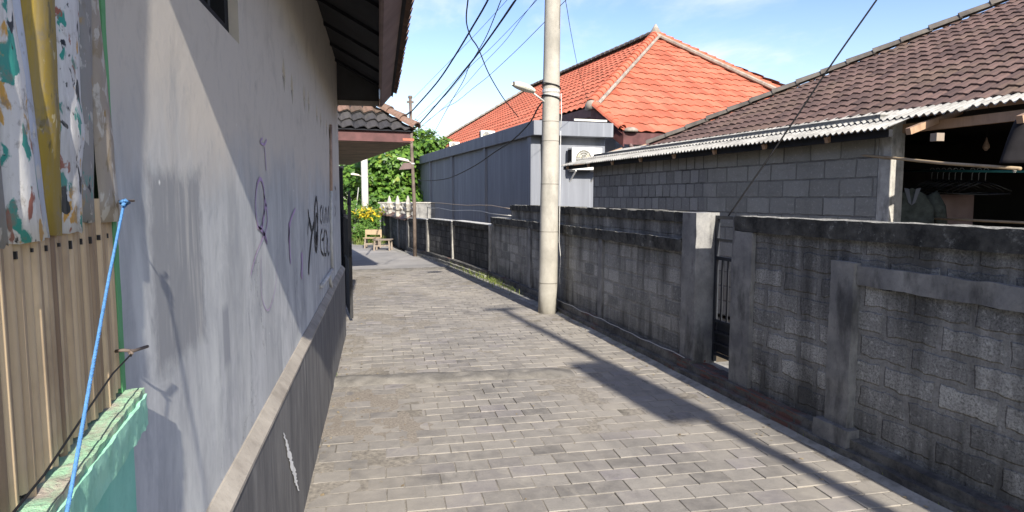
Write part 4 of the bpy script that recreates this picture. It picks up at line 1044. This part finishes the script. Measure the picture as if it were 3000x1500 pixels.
for i, (u, v, lb, dep) in enumerate(((1430, 400, 'white air conditioner box on the grey parapet nearer the concrete pole', 1.2), (1332, 425, 'white air conditioner box on the grey parapet further from the concrete pole', 1.2))):
    p = at_z(u, v+2, 3.46) if False else at_plane(u, v, GC + nn*.6, nn)
    q_ = ac_unit(lb, (p.x, p.y, 3.46), frz); q_.scale = (.6, .7, .62) if i == 0 else (.5, .7, .62)

# ------------------------------------------------------------ red roofed house
dr = Vector((-.147, 1, 0)).normalized(); nr = Vector((dr.y, -dr.x, 0)); RP = math.atan(.66)
AP = Vector((10.1, 23.0, 7.53))
C1 = Vector((5.62, 16.97, 4.06))
HR = thing('red_roofed_house', 'white house with bright orange-red tiled hip roof above the grey building', 'house', (AP.x, AP.y, 0))
OR = Vector((AP.x, AP.y, 0))
def hr(mb, name, mat, par=None, **k):
    for i, v in enumerate(mb.v): mb.v[i] = tuple(Vector(v) - OR)
    return mb.build(name, mat, par or HR, **k)
fdir = (-dr*math.cos(RP) - Vector((0, 0, math.sin(RP))))            # down the front slope
fN = nr.cross(-fdir).normalized()
eaveA = at_plane(1822, 384, AP, fN)                                  # lower front corner lies on the front slope plane
def down(P, z): return P + fdir*((P.z-z)/math.sin(RP))
ze = eaveA.z
foot = down(AP, ze)
def fuv(P): q = P-foot; return (q.dot(nr), q.dot(-fdir))
cA = fuv(eaveA); top = fuv(AP)[1]
kC = fuv(AP - (nr + dr)*((AP.z-C1.z)/.66) + Vector((0, 0, C1.z-AP.z)))                       # where the left hip meets the side eaves
hq = at_plane(2262, 262, AP, fN) - AP; hipR = AP + hq*((AP.z-ze)/-hq.z); halfw = fuv(hipR)[0]
rfm = tile_roof(foot, nr, -fdir, [(cA[0], 0), (halfw, 0), (.05, top), (-.05, top), (kC[0], kC[1])], .36, .44, .019, .034)
rf = hr(rfm, 'roof', M['red'])
sdir = -nr*math.cos(RP) - Vector((0, 0, math.sin(RP)))
RL = 12.6
ls = (AP.z-C1.z)/math.sin(RP)
f2 = AP + sdir*ls; w_ = (AP.z-C1.z)/.66
hr(tile_roof(f2, dr, -sdir, [(-w_, 0), (RL+w_, 0), (RL, ls), (0, ls)], .36, .44, .019, .034), 'side_slope', M['red'], rf)
hr(tile_roof(AP+nr*w_+Vector((0, 0, C1.z-AP.z)), dr, -(nr*math.cos(RP)-Vector((0, 0, math.sin(RP)))), [(-w_, 0), (RL+w_, 0), (RL, ls), (0, ls)], .36, .44, .019, .034, 3), 'back_slope', M['red'], rf)
hipL = AP - (nr+dr)*w_ + Vector((0, 0, C1.z-AP.z)); AE = AP + dr*RL
hr(caps(hipL+Vector((0, 0, .05)), AP+Vector((0, 0, .06)), .16, .36), 'hip_tiles', M['redcap'], rf)
e0 = (AP-hipL).normalized(); sd_ = e0.cross(Vector((0, 0, 1))).normalized()
hr(MB().tube([hipL+sd_*.21+Vector((0, 0, .06)), AP+sd_*.2+Vector((0, 0, .04))], .055, 7), 'hip_mortar', M['mortar'], rf)

hr(caps(hipR+Vector((0, 0, .05)), AP+Vector((0, 0, .06)), .16, .36), 'hip_tiles', M['redcap'], rf)
e1 = (AP-hipR).normalized(); sd1 = e1.cross(Vector((0, 0, 1))).normalized()
hr(MB().tube([hipR-sd1*.21+Vector((0, 0, .06)), AP-sd1*.21+Vector((0, 0, .06))], .07, 7), 'hip_mortar', M['mortar'], rf)
hr(caps(AP+Vector((0, 0, .07)), AE+Vector((0, 0, .07)), .17, .4), 'ridge', M['ridge'], rf)
hr(caps(AE-nr*w_+dr*w_+Vector((0, 0, C1.z-AP.z+.05)), AE+Vector((0, 0, .06)), .15, .36), 'hip_tiles', M['mortar'], rf)
hr(MB().lathe([(.20, -.12), (.20, .02), (.15, .10), (.05, .14)], tuple(hipL+Vector((.05, .05, .03))), 14), 'hip_end', M['mortar'], rf, smooth=True)
hr(MB().lathe([(.2, -.06), (.19, .0), (.10, .05)], tuple(eaveA+nr*.25+Vector((0, 0, .05))), 14), 'hip_end', M['mortar'], rf, smooth=True)
hr(MB().lathe([(.2, 0), (.22, .1), (.1, .3), (.03, .42)], tuple(AP), 10), 'ridge_end', M['mortar'], rf, smooth=True)
# verge down the short left edge of the front slope
kP = foot + nr*kC[0] + (-fdir)*kC[1]
hr(caps(eaveA+Vector((0, 0, .05)), kP+nr*.05+Vector((0, 0, .05)), .14, .34), 'verge_tiles', M['redcap'], rf)
def board(a, b, h, t, dz=-.03): 
    a = Vector(a)+Vector((0, 0, dz)); b = Vector(b)+Vector((0, 0, dz)); s = (b-a).cross(Vector((0, 0, 1))).normalized()*t
    return MB().hexa([a-Vector((0, 0, h)), b-Vector((0, 0, h)), b-Vector((0, 0, h))+s, a-Vector((0, 0, h))+s, a, b, b+s, a+s])
hr(board(eaveA+nr*.04, kP, .36, .04), 'fascia', M['maroon'])
hr(board(foot+nr*halfw, eaveA+nr*.05, .30, .04), 'fascia', M['maroon'])
hr(board(hipL, hipL+dr*(RL+2*w_), .26, .04), 'fascia', M['maroon'])
hr(MB().quad(*[p-Vector((0, 0, .06)) for p in (AP, kP, eaveA, foot+nr*halfw)]).quad(*[p-Vector((0, 0, .07)) for p in (AP, AE, AE+(dr-nr)*w_+Vector((0, 0, C1.z-AP.z)), hipL)]), 'roof_deck', M['maroon'])
i0 = eaveA + nr*.9 + dr*.9
def vbox(a, b, c, dd, z0, z1): return MB().hexa([(p.x, p.y, z0) for p in (a, b, c, dd)]+[(p.x, p.y, z1) for p in (a, b, c, dd)])
hr(vbox(i0, i0+nr*8, i0+nr*8+dr*14, i0+dr*14, 0, ze-.04), 'wall', M['wall_white'])
hr(vbox(hipL+(nr+dr)*.8, hipL+nr*1.6+dr*.8, hipL+nr*1.6+dr*13, hipL+nr*.8+dr*13, 0, C1.z-.1), 'wall', M['wall_white'])
hr(vbox(i0+nr*1.35-dr*.03, i0+nr*2.6-dr*.03, i0+nr*2.6+dr*.02, i0+nr*1.35+dr*.02, 1.3, ze-.62), 'window', M['soffit'])
q = i0+nr*.25-dr*.06
hr(MB().tube([eaveA+nr*.25+Vector((0, 0, -.35)), q+Vector((0, 0, -.55)), Vector((q.x, q.y, 1.0))], .05, 8), 'drain_pipe', M['fascia'], smooth=True)

# ------------------------------------------------------------ brown roofed block house on the right
A = Vector((4.05, 12.0, 0)); Bq = Vector((4.90, 5.50, 0)); db = (A-Bq).normalized(); nb_ = Vector((db.y, -db.x, 0))
HB = thing('block_house', 'unplastered block house with brown tiled roof and corrugated eave sheet', 'house', Bq, math.atan2(db.y, db.x))
# local x away from the viewer along the wall, local +y towards the alley
WL = (A-Bq).length
xs = 3.0
MB().box(xs, WL, -.15, 0, 0, 2.42).build('wall', M['blkhouse'], HB)
MB().box(.155, xs-.004, -.15, .004, 0, 2.42).build('wall', M['blkhouse2'], HB)
MB().box(0, .15, -.16, .010, 0, 2.36).build('column', M['postpale'], HB, bevel=.008)
MB().box(WL-.15, WL, -5, -.1505, 0, 2.4).build('gable_wall', M['blkhouse'], HB)
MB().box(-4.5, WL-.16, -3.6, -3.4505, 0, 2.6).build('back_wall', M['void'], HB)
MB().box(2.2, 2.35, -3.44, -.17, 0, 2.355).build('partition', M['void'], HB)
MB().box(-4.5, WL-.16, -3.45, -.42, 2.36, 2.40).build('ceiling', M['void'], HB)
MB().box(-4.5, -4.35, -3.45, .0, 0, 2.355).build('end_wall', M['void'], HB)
def hb(mb, name, mat, par=None, **k):
    mi = Matrix.Translation(Bq) @ Matrix.Rotation(math.atan2(db.y, db.x), 4, 'Z'); mi = mi.inverted()
    for i, v in enumerate(mb.v): mb.v[i] = tuple(mi @ Vector(v))
    return mb.build(name, mat, par or HB, **k)
E1 = Vector((4.52, 10.50, 2.462)); BPt = math.tan(R(28.3)); bs = (math.cos(R(28.3)), math.sin(R(28.3)))
upv = nb_*bs[0] + Vector((0, 0, bs[1]))
slen = 7.0
hrun = slen*bs[0]
# u axis from the far corner towards the viewer
br_ = tile_roof(E1, -db, upv, [(0, 0), (9.5, 0), (9.5, slen), (hrun*1.2, slen)], .155, .20, .012, .02)
rb = hb(br_, 'roof', M['brown'])
hipT = E1 + upv*slen - db*hrun*1.2
hb(caps(E1+Vector((0, 0, .02)), hipT+Vector((0, 0, .03)), .085, .34, taper=.85), 'hip_tiles', M['ridge'], rb)
hb(MB().quad(*[p - Vector((0, 0, .03)) for p in (E1, E1-db*9.5, E1-db*9.5+upv*slen, hipT)]), 'roof_deck', M['soffit'])
hb(MB().quad(*[p - Vector((0, 0, .02)) for p in (E1, hipT, hipT+nb_*3-Vector((0, 0, 1.3)), E1+nb_*9)]), 'far_slope', M['brown'])
# corrugated sheet: lower edge overhangs the alley side
T0 = Vector((3.62, 12.9, 2.235)); T1 = Vector((4.645, 5.25, 2.245)); td = (T1-T0); TL = td.length; td.normalize()
tn = Vector((-td.y, td.x, 0)); tn = tn if tn.x > 0 else -tn
tin = MB(); wv = .076; ns = 5; du = wv/ns; n = int(TL/du); rise = .36
def tinrow(n0, n1, w0, w1, lap):
    base = len(tin.v); m = n1-n0+1
    for j, w_n in enumerate((w0, w0, w1)):
        for i in range(n0, n1+1):
            ww = min(w_n, .03+.42*max(0, i*du))
            p = T0 + td*(i*du) + tn*ww + Vector((0, 0, ww*rise + lap + .015*math.sin(2*math.pi*i/ns) - (.006 if j == 0 else 0)))
            tin.v.append(tuple(p))
    for j in range(2):
        for i in range(m-1):
            k = base+j*m+i; tin.f.append((k, k+1, k+m+1, k+m))
tinrow(0, n, 0, .30, 0); tinrow(0, n+int(.5/du), .24, .66, .022)
tinrow(n+int(.5/du), n+int(2.6/du), .34, .68, .02)
hb(tin, 'eave_sheet', M['tin'])
bm_ = MB().beam(T0+tn*.12+Vector((0, 0, -.04)), T0+td*(TL-.1)+tn*.12+Vector((0, 0, -.04)), .05, .07)
hb(bm_, 'eave_batten', M['soffit'])
hb(MB().beam(T0+tn*.42+td*(TL-.35)+Vector((0, 0, .02)), T0+tn*.50+td*(TL+2.6)+Vector((0, 0, .04)), .05, .085), 'purlin', M['wood'])
def bay0(u, v): return at_plane(u, v, Bq - nb_*.10, nb_)
rft = MB()
for i in range(11): q = T0+td*(.25+i*.95); hb(MB().beam(q+tn*.06+Vector((0, 0, -.05)), q+tn*1.3+Vector((0, 0, .36)), .05, .06), 'rafter', M['wood'])
be = bay0(2743, 402); hb(MB().box(be.x-.03, be.x+.05, be.y-.035, be.y+.035, be.z-.035, be.z+.035), 'beam_end', M['bleach'])
# laundry things inside the open bay
ZB = nb_
def bay(u, v, dep): return at_plane(u, v, Bq + nb_*dep, nb_)
prop(MB().tube([bay(2500, 452, .02), bay(2625, 464, -.03), bay(2760, 478, -.10), bay(2990, 494, -.2)], .014, 8).build('bamboo_pole', M['palewood'], smooth=True), 'pale bamboo pole hung level under the brown roof eaves', 'bamboo pole')
prop(MB().tube([bay(2740, 640, .5), bay(2990, 652, .45), bay(3100, 656, .45)], .012, 8).build('bamboo_pole', M['palewood'], smooth=True), 'lower bamboo pole just above the coping at the right edge', 'bamboo pole')
rod0, rod1 = bay(2640, 500, 1.3), bay(3060, 503, .75)
prop(MB().tube([rod0, rod1], .012, 8).build('clothes_rail', M['teal'], smooth=True), 'dark teal clothes rail inside the open bay', 'rail')
def hanger_mesh():
    hk = MB().tube([(0, 0, -.10), (0, 0, -.03), (.012, 0, -.008), (.02, 0, .012), (.008, 0, .026), (-.01, 0, .024), (-.016, 0, .01)], .003, 6)
    bd = MB().tube([(0, 0, -.10), (.10, 0, -.145), (.21, 0, -.20), (.205, 0, -.225), (0, 0, -.235), (-.205, 0, -.225), (-.21, 0, -.20), (-.10, 0, -.145), (0, 0, -.10)], .008, 7)
    return hk, bd
hk, bd = hanger_mesh()
hg0 = thing('clothes_hanger', 'black plastic hanger at the right end of the clothes rail', 'hanger', (0, 0, 0), 0, 'empty black hangers on the clothes rail')
hk.build('hook', M['steelw'], hg0, smooth=True); bd.build('body', M['hang'], hg0, smooth=True)
rd = (rod1-rod0)
for i in range(9):
    o = hg0 if i == 0 else copy_tree(hg0)
    f = .66 - i*.045 - (.03 if i > 2 else 0); p = rod0 + rd*f; o.location = p + Vector((0, 0, .005)); o.rotation_euler = (0, 0, math.atan2(rd.y, rd.x) + R(58 + (i*37 % 17) - 8))
    if i: o['label'] = 'black plastic hanger in the bunch hanging on the clothes rail'
sh = thing('shirt', 'dark green checked shirt hanging inside the open bay', 'shirt', bay(2672, 545, .55))
mb = MB(); rows = 14; K = 20
def shirt_w(f): return .205*(.45+.55*min(1, f/.12)) if f < .12 else .205+.02*f
for i in range(rows+1):
    f = i/rows; w = shirt_w(f)
    for k in range(K):
        a = 2*math.pi*k/K; mb.v.append((w*math.cos(a), (.05+.02*f)*math.sin(a)+.008*math.sin(a*7+f*6), -.02-f*.62 - .05*abs(math.cos(a))*(1 if f < .12 else 1)))
for i in range(rows):
    for k in range(K): mb.f.append((i*K+k, i*K+(k+1) % K, (i+1)*K+(k+1) % K, (i+1)*K+k))
srz = math.atan2(rd.y, rd.x)+R(20)
sh.rotation_euler = (0, 0, R(-38))
mb.build('body', M['cloth'], sh, smooth=True)
for sx in (-1, 1): MB().tube([(sx*.17, 0, -.08), (sx*.25, .01, -.22), (sx*.28, .01, -.42)], .065, 9, r1=.055).build('sleeve', M['cloth'], sh, smooth=True)
MB().quad((-.075, -.056, -.02), (-.03, -.07, -.03), (.0, -.072, -.20), (-.03, -.070, -.17)).quad((.075, -.056, -.02), (.03, -.07, -.03), (.0, -.0725, -.20), (.03, -.070, -.17)).build('collar', M['grey'], sh)
tw_ = thing('towel', 'dusky pink cloth hanging below the hangers', 'cloth', bay(2790, 570, 1.2), R(-38))
mb = MB()
for i in range(9):
    for k in range(13): mb.v.append((-.2+k*.033, .012*math.sin(k*1.3+i*.2), -i*.06))
for i in range(8):
    for k in range(12): q = i*13+k; mb.f.append((q, q+1, q+14, q+13))
mb.build('fabric', M['pink'], tw_, smooth=True)
bl = thing('light_bulb', 'small unlit bulb hanging in the dark bay', 'bulb', bay(2889, 432, 1.0))
MB().lathe([(.006, .10), (.014, .06), (.030, .02), (.030, -.005), (.012, -.03), (.003, -.034)], n=12).build('glass', M['pvcbrown'], bl, smooth=True)
MB().tube([(0, 0, .09), (0, 0, .42)], .003, 5).build('cord', M['cable'], bl)
jk = thing('jacket', 'black jacket hanging at the right edge of the open bay', 'jacket', bay(3010, 338, -.08), srz+R(60))
mb = MB(); rows = 12; K = 18
for i in range(rows+1):
    f = i/rows; w = .05+.13*f**.7
    for k in range(K): a = 2*math.pi*k/K; mb.v.append((w*math.cos(a), .07*math.sin(a)*(1+.12*math.sin(a*5+f*4)), -.37*f))
for i in range(rows):
    for k in range(K): mb.f.append((i*K+k, i*K+(k+1) % K, (i+1)*K+(k+1) % K, (i+1)*K+k))
mb.f.append(tuple(rows*K+k for k in range(K))); mb.build('body', M['clothdark'], jk, smooth=True)
jq = bay(2972, 501, -.17)
fl_ = MB()
for k in range(6):
    a = k*math.pi/3; fl_.tube([jq, jq + (-db*math.cos(a) + Vector((0, 0, 1))*math.sin(a))*.014], .003, 5)
for i, v in enumerate(fl_.v):
    fl_.v[i] = tuple(Matrix.Rotation(-(srz+R(60)), 4, 'Z') @ (Vector(v)-jk.location))
fl_.build('flower_patch', M['whitepole'], jk)

# ------------------------------------------------------------ bench and table, plants, trees
def bench(label, p, rz, w, dpt, h, back, mat, name='bench'):
    t = thing(name, label, name.replace('_', ' '), p, rz)
    mb = MB()
    for i in range(4): mb.box(-w/2, w/2, -dpt/2+i*dpt/4, -dpt/2+(i+1)*dpt/4-.015, h-.03, h)
    mb.build('seat' if back else 'top', mat, t, bevel=.003)
    for sx in (-1, 1):
        for sy in (-1, 1): MB().beam((sx*(w/2-.04), sy*(dpt/2-.04), 0), (sx*(w/2-.06), sy*(dpt/2-.05), h-.03), .045, .045, (0, 1, 0)).build('leg', M['bleach'], t)
    MB().beam((-w/2+.05, -dpt/2+.045, .14), (w/2-.05, -dpt/2+.045, .16), .03, .04).build('stretcher', M['bleach'], t)
    if back: MB().box(-w/2, w/2, dpt/2-.03, dpt/2, h+.08, h+.24).box(-w/2, -w/2+.04, dpt/2-.03, dpt/2-.0, h, h+.08).box(w/2-.04, w/2, dpt/2-.03, dpt/2, h, h+.08).build('backrest', M['palewood'], t)
    return t
bench('small pale wooden bench with yellow backrest in front of the yellow shrub', (-.22, 20.9, 0), R(-12), .52, .34, .34, True, M['palewood'])
bench('low bleached wooden table beside the dark wall at the alley end', (.10, 20.0, 0), R(-12), .55, .45, .34, False, M['bleach'], 'low_table')

def leaf(mb, p, nrm, size, asp=.6, fold=.2):
    nrm = nrm.normalized(); t = nrm.orthogonal().normalized(); t = Matrix.Rotation(random.uniform(0, 6.28), 3, nrm) @ t; b = nrm.cross(t)
    L = size; W = size*asp/2; n = len(mb.v)
    mb.v += [tuple(p), tuple(p+t*L*.35+b*W-nrm*fold*W), tuple(p+t*L*.35+nrm*0), tuple(p+t*L*.35-b*W-nrm*fold*W), tuple(p+t*L-nrm*L*.12), ]
    mb.f += [(n, n+1, n+2), (n, n+2, n+3), (n+1, n+4, n+2), (n+2, n+4, n+3)]
def tree(label, base, h, clumps, nleaf, size, mat, trunk_r, seed, group=None, asp=.6, name='tree'):
    random.seed(seed); t = thing(name, label, 'tree', base, 0, group); base = Vector(base)
    tb = MB(); tb.tube([(0, 0, 0), (.05, .05, h*.3), (-.05, .1, h*.62)], trunk_r, 9, r1=trunk_r*.55)
    for c, r in clumps:
        c = Vector(c); tb.tube([(0, .06, h*.28), c*.5+Vector((0, 0, h*.2)), c], trunk_r*.42, 6, r1=.02)
    tb.build('trunk', M['bark'], t, smooth=True)
    lb = MB(); tot = sum(r**2 for _, r in clumps)
    for c, r in clumps:
        c = Vector(c); sub = [c + Vector((random.gauss(0, 1), random.gauss(0, 1), random.gauss(0, .8))).normalized()*r*random.uniform(.5, .95) for _ in range(int(14*r)+8)]
        for i in range(int(nleaf*r*r/tot)):
            s = random.choice(sub); o = Vector((random.gauss(0, 1), random.gauss(0, 1), random.gauss(0, .75)))*r*.17
            p = s+o; nv = (p-c).normalized()*.8 + Vector((0, -.25, .75)) + Vector((random.gauss(0, .4), random.gauss(0, .4), random.gauss(0, .35)))
            leaf(lb, p, nv, size*random.uniform(.6, 1.25), asp)
    lb.build('crown', mat, t); return t
GT = 'trees beyond the end of the alley'
tree('broad-leaved bright green tree filling the gap left of the rusty pole', (.9, 31, 0), 4.6, [((-1.6, 0, 2.6), 1.3), ((-.3, -.3, 3.0), 1.4), ((.7, .2, 2.2), 1.2), ((-.9, -.5, 1.6), 1.1), ((.3, -.6, 1.3), 1.1), ((1.3, .6, 3.6), 1.2), ((.2, .4, 4.2), .9), ((1.9, .6, 2.8), 1.0)], 8200, .25, M['leafbig'], .14, 1, GT, .85)
tree('broad-leaved green tree with crown above the grey parapet end', (2.2, 34.5, 0), 5.0, [((-.3, 0, 3.6), 1.2), ((.6, .2, 4.3), 1.0), ((1.3, 0, 3.4), 1.1), ((-.6, 0, 4.6), .9), ((.2, 0, 2.4), 1.2), ((1.6, .3, 4.0), .8)], 5000, .25, M['leafbig'], .14, 2, GT, .85)
tree('dark small-leaved tree behind the mossy roof eave', (-2.7, 33, 0), 5, [((-1.2, 0, 3.4), 1.7), ((.5, 0, 3.2), 1.6), ((.3, -.4, 1.7), 1.5), ((-1.0, -.4, 1.6), 1.5), ((1.2, .4, 2.4), 1.4), ((-.4, 0, 4.6), 1.3)], 8000, .17, M['leafdark'], .16, 3, GT)
tree('tall shady tree far behind the white concrete pole', (-.2, 40, 0), 6, [((-2, 0, 3.5), 2.2), ((.6, 0, 3.4), 2.2), ((2.4, .3, 2.8), 1.9), ((-.5, 0, 1.6), 2.0)], 6000, .24, M['leafdark'], .2, 4, GT)
tree('dense dark tree at the far left end of the alley', (-6.5, 36, 0), 6, [((-1, 0, 3.8), 2.4), ((1.5, 0, 3.0), 2.2), ((1.0, 0, 1.5), 2.0), ((-2, 0, 1.6), 2.0)], 5000, .24, M['leafdark'], .2, 5, GT)
def frond_shrub(label, base, n, h, spread, mat, seed, name='shrub', lsize=.16, cat='shrub', dens=13, top=None):
    random.seed(seed); t = thing(name, label, cat, base); lb = MB(); sb = MB(); yb = MB()
    for i in range(n):
        a = random.uniform(0, 6.28); sp = spread*random.uniform(.2, 1); hh = h*random.uniform(.55, 1.0)
        p0 = Vector((random.gauss(0, .12), random.gauss(0, .12), 0)); p1 = p0+Vector((math.cos(a)*sp*.45, math.sin(a)*sp*.45, hh*.75)); p2 = p0+Vector((math.cos(a)*sp, math.sin(a)*sp, hh*random.uniform(.75, 1)))
        path = [p0.lerp(p1, f).lerp(p1.lerp(p2, f), f) for f in [k/8 for k in range(9)]]
        sb.tube(path, .008, 4, r1=.003)
        for k in range(dens):
            f = .3+.7*k/dens; q = p0.lerp(p1, f).lerp(p1.lerp(p2, f), f)
            leaf(yb if (top and q.z > h*.6 and random.random() < .5) else lb, q, Vector((random.gauss(0, .6), random.gauss(0, .6)-.3, 1)), lsize*random.uniform(.7, 1.3), .28 if not top else .4)
    sb.build('stems', M['weed'], t); lb.build('leaves', mat, t)
    if top: yb.build('yellow_leaves', top, t)
    return t
frond_shrub('feathery green palm-like shrub left of the yellow shrub', (-1.25, 24.6, 0), 75, 1.75, .95, M['leafpalm'], 3, lsize=.22)
frond_shrub('pale green shrub behind the swung-open iron gate', (-1.9, 23.0, 0), 60, 1.45, .8, M['leafpalm'], 9, lsize=.2)
frond_shrub('yellow-topped croton shrub behind the wooden bench', (-.35, 23.4, 0), 85, 1.45, .55, M['leafpalm'], 5, lsize=.17, dens=17, top=M['leafyel'])
frond_shrub('low green shrub at the foot of the yellow shrub', (-.55, 22.6, 0), 60, .75, .5, M['leafpalm'], 6, lsize=.16)
random.seed(31); wd = MB()
for i in range(2600):
    blade((random.uniform(-4, .3), random.uniform(22.3, 27), 0), random.uniform(.08, .35), random.uniform(.03, .15), .008)
prop(wd.build('undergrowth', M['weed']), kind='stuff')
# boundary behind the shrubs and a far block wall seen past the finials
fw = thing('block_wall', 'pale grey block wall far behind the carved finials', 'wall', (1.0, 27.5, 0), R(-8))
MB().rough(-1.0, 2.2, 0, .15, 0, 1.35, .15, .006, 4, 120).build('wall', M['post'], fw, smooth=True)
MB().rough(-1.05, 2.2, -.03, .18, 1.351, 1.40, .1, .006, 6, 121).build('coping', M['postpale'], fw, smooth=True)

# unseen post and board, added to cast a shadow along the right paving
sg = thing('sign_board', 'tall wooden post with a notice board, behind the viewer', 'sign', (3.475, -4.45, 0), R(4))
MB().box(-.06, .06, -.04, .04, 0, 5.0).build('post', M['bleach'], sg)
MB().box(-.33, .12, -.03, .03, 4.80, 5.76).build('board', M['bleach'], sg, bevel=.01)
MB().box(-.02, .10, -.028, .028, 5.761, 7.45).box(-.22, .26, -.03, .03, 7.451, 7.53).build('mast', M['bleach'], sg)  # added on top to lengthen the cast shadow

# ------------------------------------------------------------ sky, sun, camera
SUN = Vector((.135, -1, .555)).normalized()
sl_ = bpy.data.lights.new('sun', 'SUN'); sl_.energy = 5.0; sl_.angle = R(.53); sl_.color = (1, .93, .82)
so = bpy.data.objects.new('sun', sl_); C.objects.link(so); so.rotation_euler = SUN.to_track_quat('Z', 'Y').to_euler(); so.location = (4, -20, 20)
w = bpy.data.worlds.new('World'); bpy.context.scene.world = w; w.use_nodes = True; nt = w.node_tree
bg = nt.nodes['Background']
sky = nt.nodes.new('ShaderNodeTexSky'); sky.sky_type = 'NISHITA'; sky.sun_disc = False
sky.sun_elevation = math.asin(SUN.z); sky.sun_rotation = math.atan2(SUN.x, SUN.y); sky.air_density = 1.0; sky.dust_density = .6; sky.ozone_density = 1.2
def N(t, **k):
    x = nt.nodes.new(t)
    for a, b in k.items(): setattr(x, a, b)
    return x
def LK(a, b): nt.links.new(a, b)
tc = N('ShaderNodeTexCoord'); sp = N('ShaderNodeSeparateXYZ'); LK(tc.outputs['Generated'], sp.inputs[0])
den = N('ShaderNodeMath', operation='ADD'); LK(sp.outputs[2], den.inputs[0]); den.inputs[1].default_value = .22
dx = N('ShaderNodeMath', operation='DIVIDE'); LK(sp.outputs[0], dx.inputs[0]); LK(den.outputs[0], dx.inputs[1])
dy = N('ShaderNodeMath', operation='DIVIDE'); LK(sp.outputs[1], dy.inputs[0]); LK(den.outputs[0], dy.inputs[1])
cb = N('ShaderNodeCombineXYZ'); LK(dx.outputs[0], cb.inputs[0]); LK(dy.outputs[0], cb.inputs[1])
mp = N('ShaderNodeMapping'); LK(cb.outputs[0], mp.inputs[0]); mp.inputs['Location'].default_value = (1.3, .4, 0); mp.inputs['Scale'].default_value = (1, .8, 1)
n1 = N('ShaderNodeTexNoise'); LK(mp.outputs[0], n1.inputs['Vector']); n1.inputs['Scale'].default_value = 1.5; n1.inputs['Detail'].default_value = 8; n1.inputs['Roughness'].default_value = .58; n1.inputs['Distortion'].default_value = .3
rm = N('ShaderNodeMapRange', interpolation_type='SMOOTHSTEP'); LK(n1.outputs['Fac'], rm.inputs[0]); rm.inputs[1].default_value = .44; rm.inputs[2].default_value = .68
lowb = N('ShaderNodeMapRange'); LK(sp.outputs[2], lowb.inputs[0]); lowb.inputs[1].default_value = .26; lowb.inputs[2].default_value = .02; lowb.inputs[3].default_value = 0; lowb.inputs[4].default_value = .3
mxf = N('ShaderNodeMath', operation='ADD', use_clamp=True); LK(rm.outputs[0], mxf.inputs[0]); LK(lowb.outputs[0], mxf.inputs[1])
mf = N('ShaderNodeMath', operation='MULTIPLY'); LK(mxf.outputs[0], mf.inputs[0]); mf.inputs[1].default_value = .85
mx = N('ShaderNodeMix', data_type='RGBA'); LK(mf.outputs[0], mx.inputs[0]); hs = N('ShaderNodeHueSaturation'); hs.inputs['Saturation'].default_value = 1.18; hs.inputs['Hue'].default_value = .52; LK(sky.outputs[0], hs.inputs['Color']); LK(hs.outputs[0], mx.inputs[6]); mx.inputs[7].default_value = (4.6, 4.85, 5.3, 1)
LK(mx.outputs[2], bg.inputs['Color']); bg.inputs['Strength'].default_value = .125

cd = bpy.data.cameras.new('Camera'); cam = bpy.data.objects.new('Camera', cd); C.objects.link(cam)
cd.sensor_width = 36; cd.lens = 36*FL/3000; cd.clip_start = .03; cd.clip_end = 1000
cam.location = (0, 0, CAMH); cam.rotation_euler = (math.pi/2 - TH, 0, -PSI)
sc = bpy.context.scene; sc.camera = cam
sc.view_settings.view_transform = 'Standard'; sc.view_settings.look = 'None'; sc.view_settings.exposure = .98; sc.view_settings.gamma = 1
